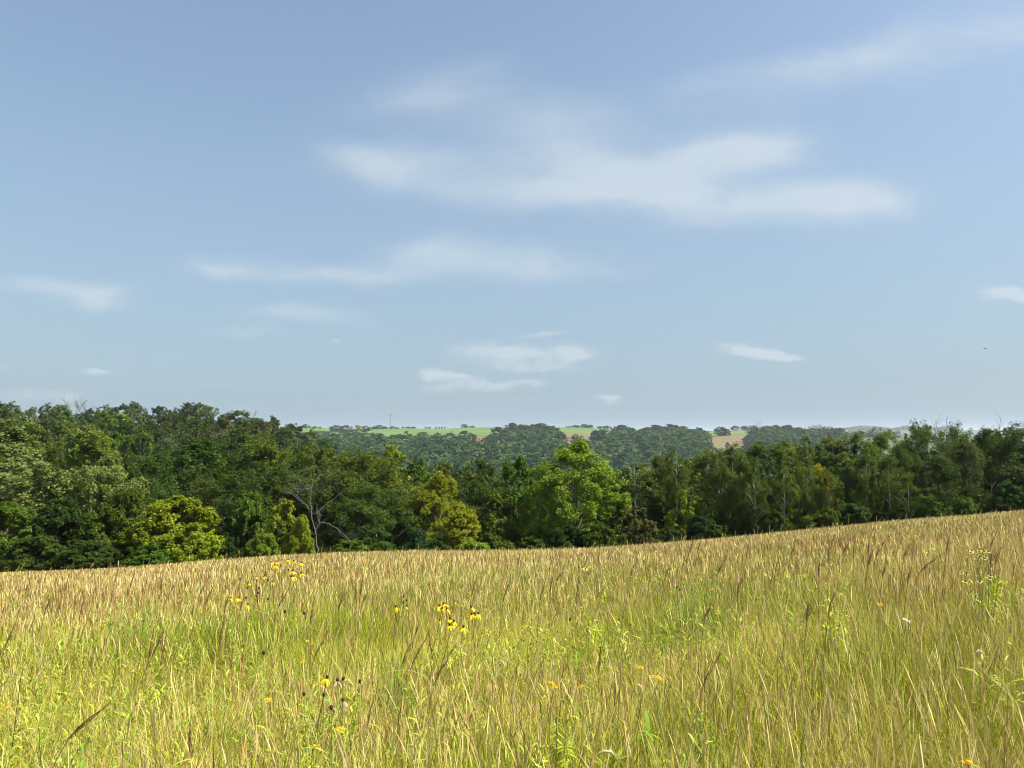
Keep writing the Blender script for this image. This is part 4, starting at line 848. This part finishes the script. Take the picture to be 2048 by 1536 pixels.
stalk([(1180, 1535), (1186, 1515), (1195, 1508)], .002, .0012, PALEGR, 'pale bristly nodding seed head at the bottom centre', 'foxtail_grass', .72, .09)
stalk([(992, 1345), (994, 1328), (998, 1323)], .0018, .001, PALEGR, 'curled pale seed head in the middle of the meadow', 'foxtail_grass', .78, .05)
stalk([(1262, 1420), (1266, 1380), (1272, 1372)], .0018, .001, PALEGR, 'pale seed head left of the broad hanging-leaved weed', 'foxtail_grass', .8, .05)
stalk([(1945, 1330), (1946, 1312), (1952, 1305)], .0018, .001, PALEGR, 'pale arching seed head near the right edge', 'foxtail_grass', .8, .06)
stalk([(1600, 1500), (1618, 1445), (1632, 1405), (1655, 1393)], .0035, .002, STEM, 'thick green stalk leaning right in the bottom right grass', 'green_stalk', .78)
stalk([(1750, 1240), (1764, 1190), (1774, 1150), (1778, 1135)], .0022, .0012, PALEGR, 'thin white stalk below the tall treetops at right', 'straw_stalk', .9)
stalk([(1680, 1480), (1690, 1420), (1698, 1370), (1700, 1350)], .0018, .001, PALEGR, 'thin pale stalk right of the thick green one', 'straw_stalk', .76)
stalk([(2046, 1420), (2015, 1385), (1985, 1360), (1960, 1335)], .003, .0012, PALEGR, 'pale dry stalk leaning left at the right edge', 'straw_stalk', .82)

# ------------------------------------------------------------------ haze
hm, ht = new_mat('haze_air'); pv = ht.nodes.new('ShaderNodeVolumePrincipled'); pv.inputs['Color'].default_value = (.80, .88, 1, 1); pv.inputs['Density'].default_value = .00011; pv.inputs['Anisotropy'].default_value = .2
ho = ht.nodes.new('ShaderNodeOutputMaterial'); ht.links.new(pv.outputs[0], ho.inputs['Volume'])
zlo = float(gv[:, 2].min()) - 1; x0, x1, y0, y1, zh = -15100, 15100, -60, 12050, 72
hv = [(x0, y0, zlo), (x1, y0, zlo), (x1, y1, zlo), (x0, y1, zlo), (x0, y0, zh), (x1, y0, zh), (x1, y1, zh), (x0, y1, zh)]
hz = mesh_obj('haze', hv, [(3, 2, 1, 0), (4, 5, 6, 7), (0, 1, 5, 4), (1, 2, 6, 5), (2, 3, 7, 6), (3, 0, 4, 7)], hm); tag(hz, 'thin blue summer haze over the valley', 'haze', kind='stuff')

# ------------------------------------------------------------------ labels of the repeated things
LM = [(150, 'silvery poplar'), (265, 'pale olive poplar'), (430, 'golden bush'), (590, 'small bright shrub'), (700, 'bare grey tree'), (830, 'olive oak'), (1000, 'yellowish tree'), (1255, 'big round tree'), (1440, 'yellowish saplings'), (1600, 'slender aspens'), (1700, 'yellow birch'), (1870, 'high green treetops'), (9999, 'right edge trees')]
ORD = ['first', 'second', 'third', 'fourth', 'fifth', 'sixth', 'seventh', 'eighth', 'ninth', 'tenth', 'eleventh', 'twelfth', 'thirteenth', 'fourteenth', 'fifteenth', 'sixteenth', 'seventeenth', 'eighteenth', 'nineteenth', 'twentieth', 'twenty-first', 'twenty-second', 'twenty-third', 'twenty-fourth', 'twenty-fifth']
grp = {}
for root, look, zone, px, rel in REG:
    lm = next(t for e, t in LM if px < e); grp.setdefault((look, zone, lm, rel), []).append((px, root))
for (look, zone, lm, rel), lst in grp.items():
    lst.sort(key=lambda t: t[0])
    for i, (px, root) in enumerate(lst):
        o = '' if len(lst) == 1 else (f"{('left', 'right')[i]} of two, " if len(lst) == 2 else f"{ORD[i]} from left, ")
        t = f"{look} {zone}, {o}{rel} the {lm}"
        root['label'] = t if len(t.split()) <= 16 else t.replace('the ', '')
bad = [o['label'] for o in S.objects if o.get('label') and not 4 <= len(o['label'].split()) <= 16]
print('LABEL LENGTH', len(bad), bad[:5]); print('FACES', sum(len(m.polygons) for m in bpy.data.meshes))
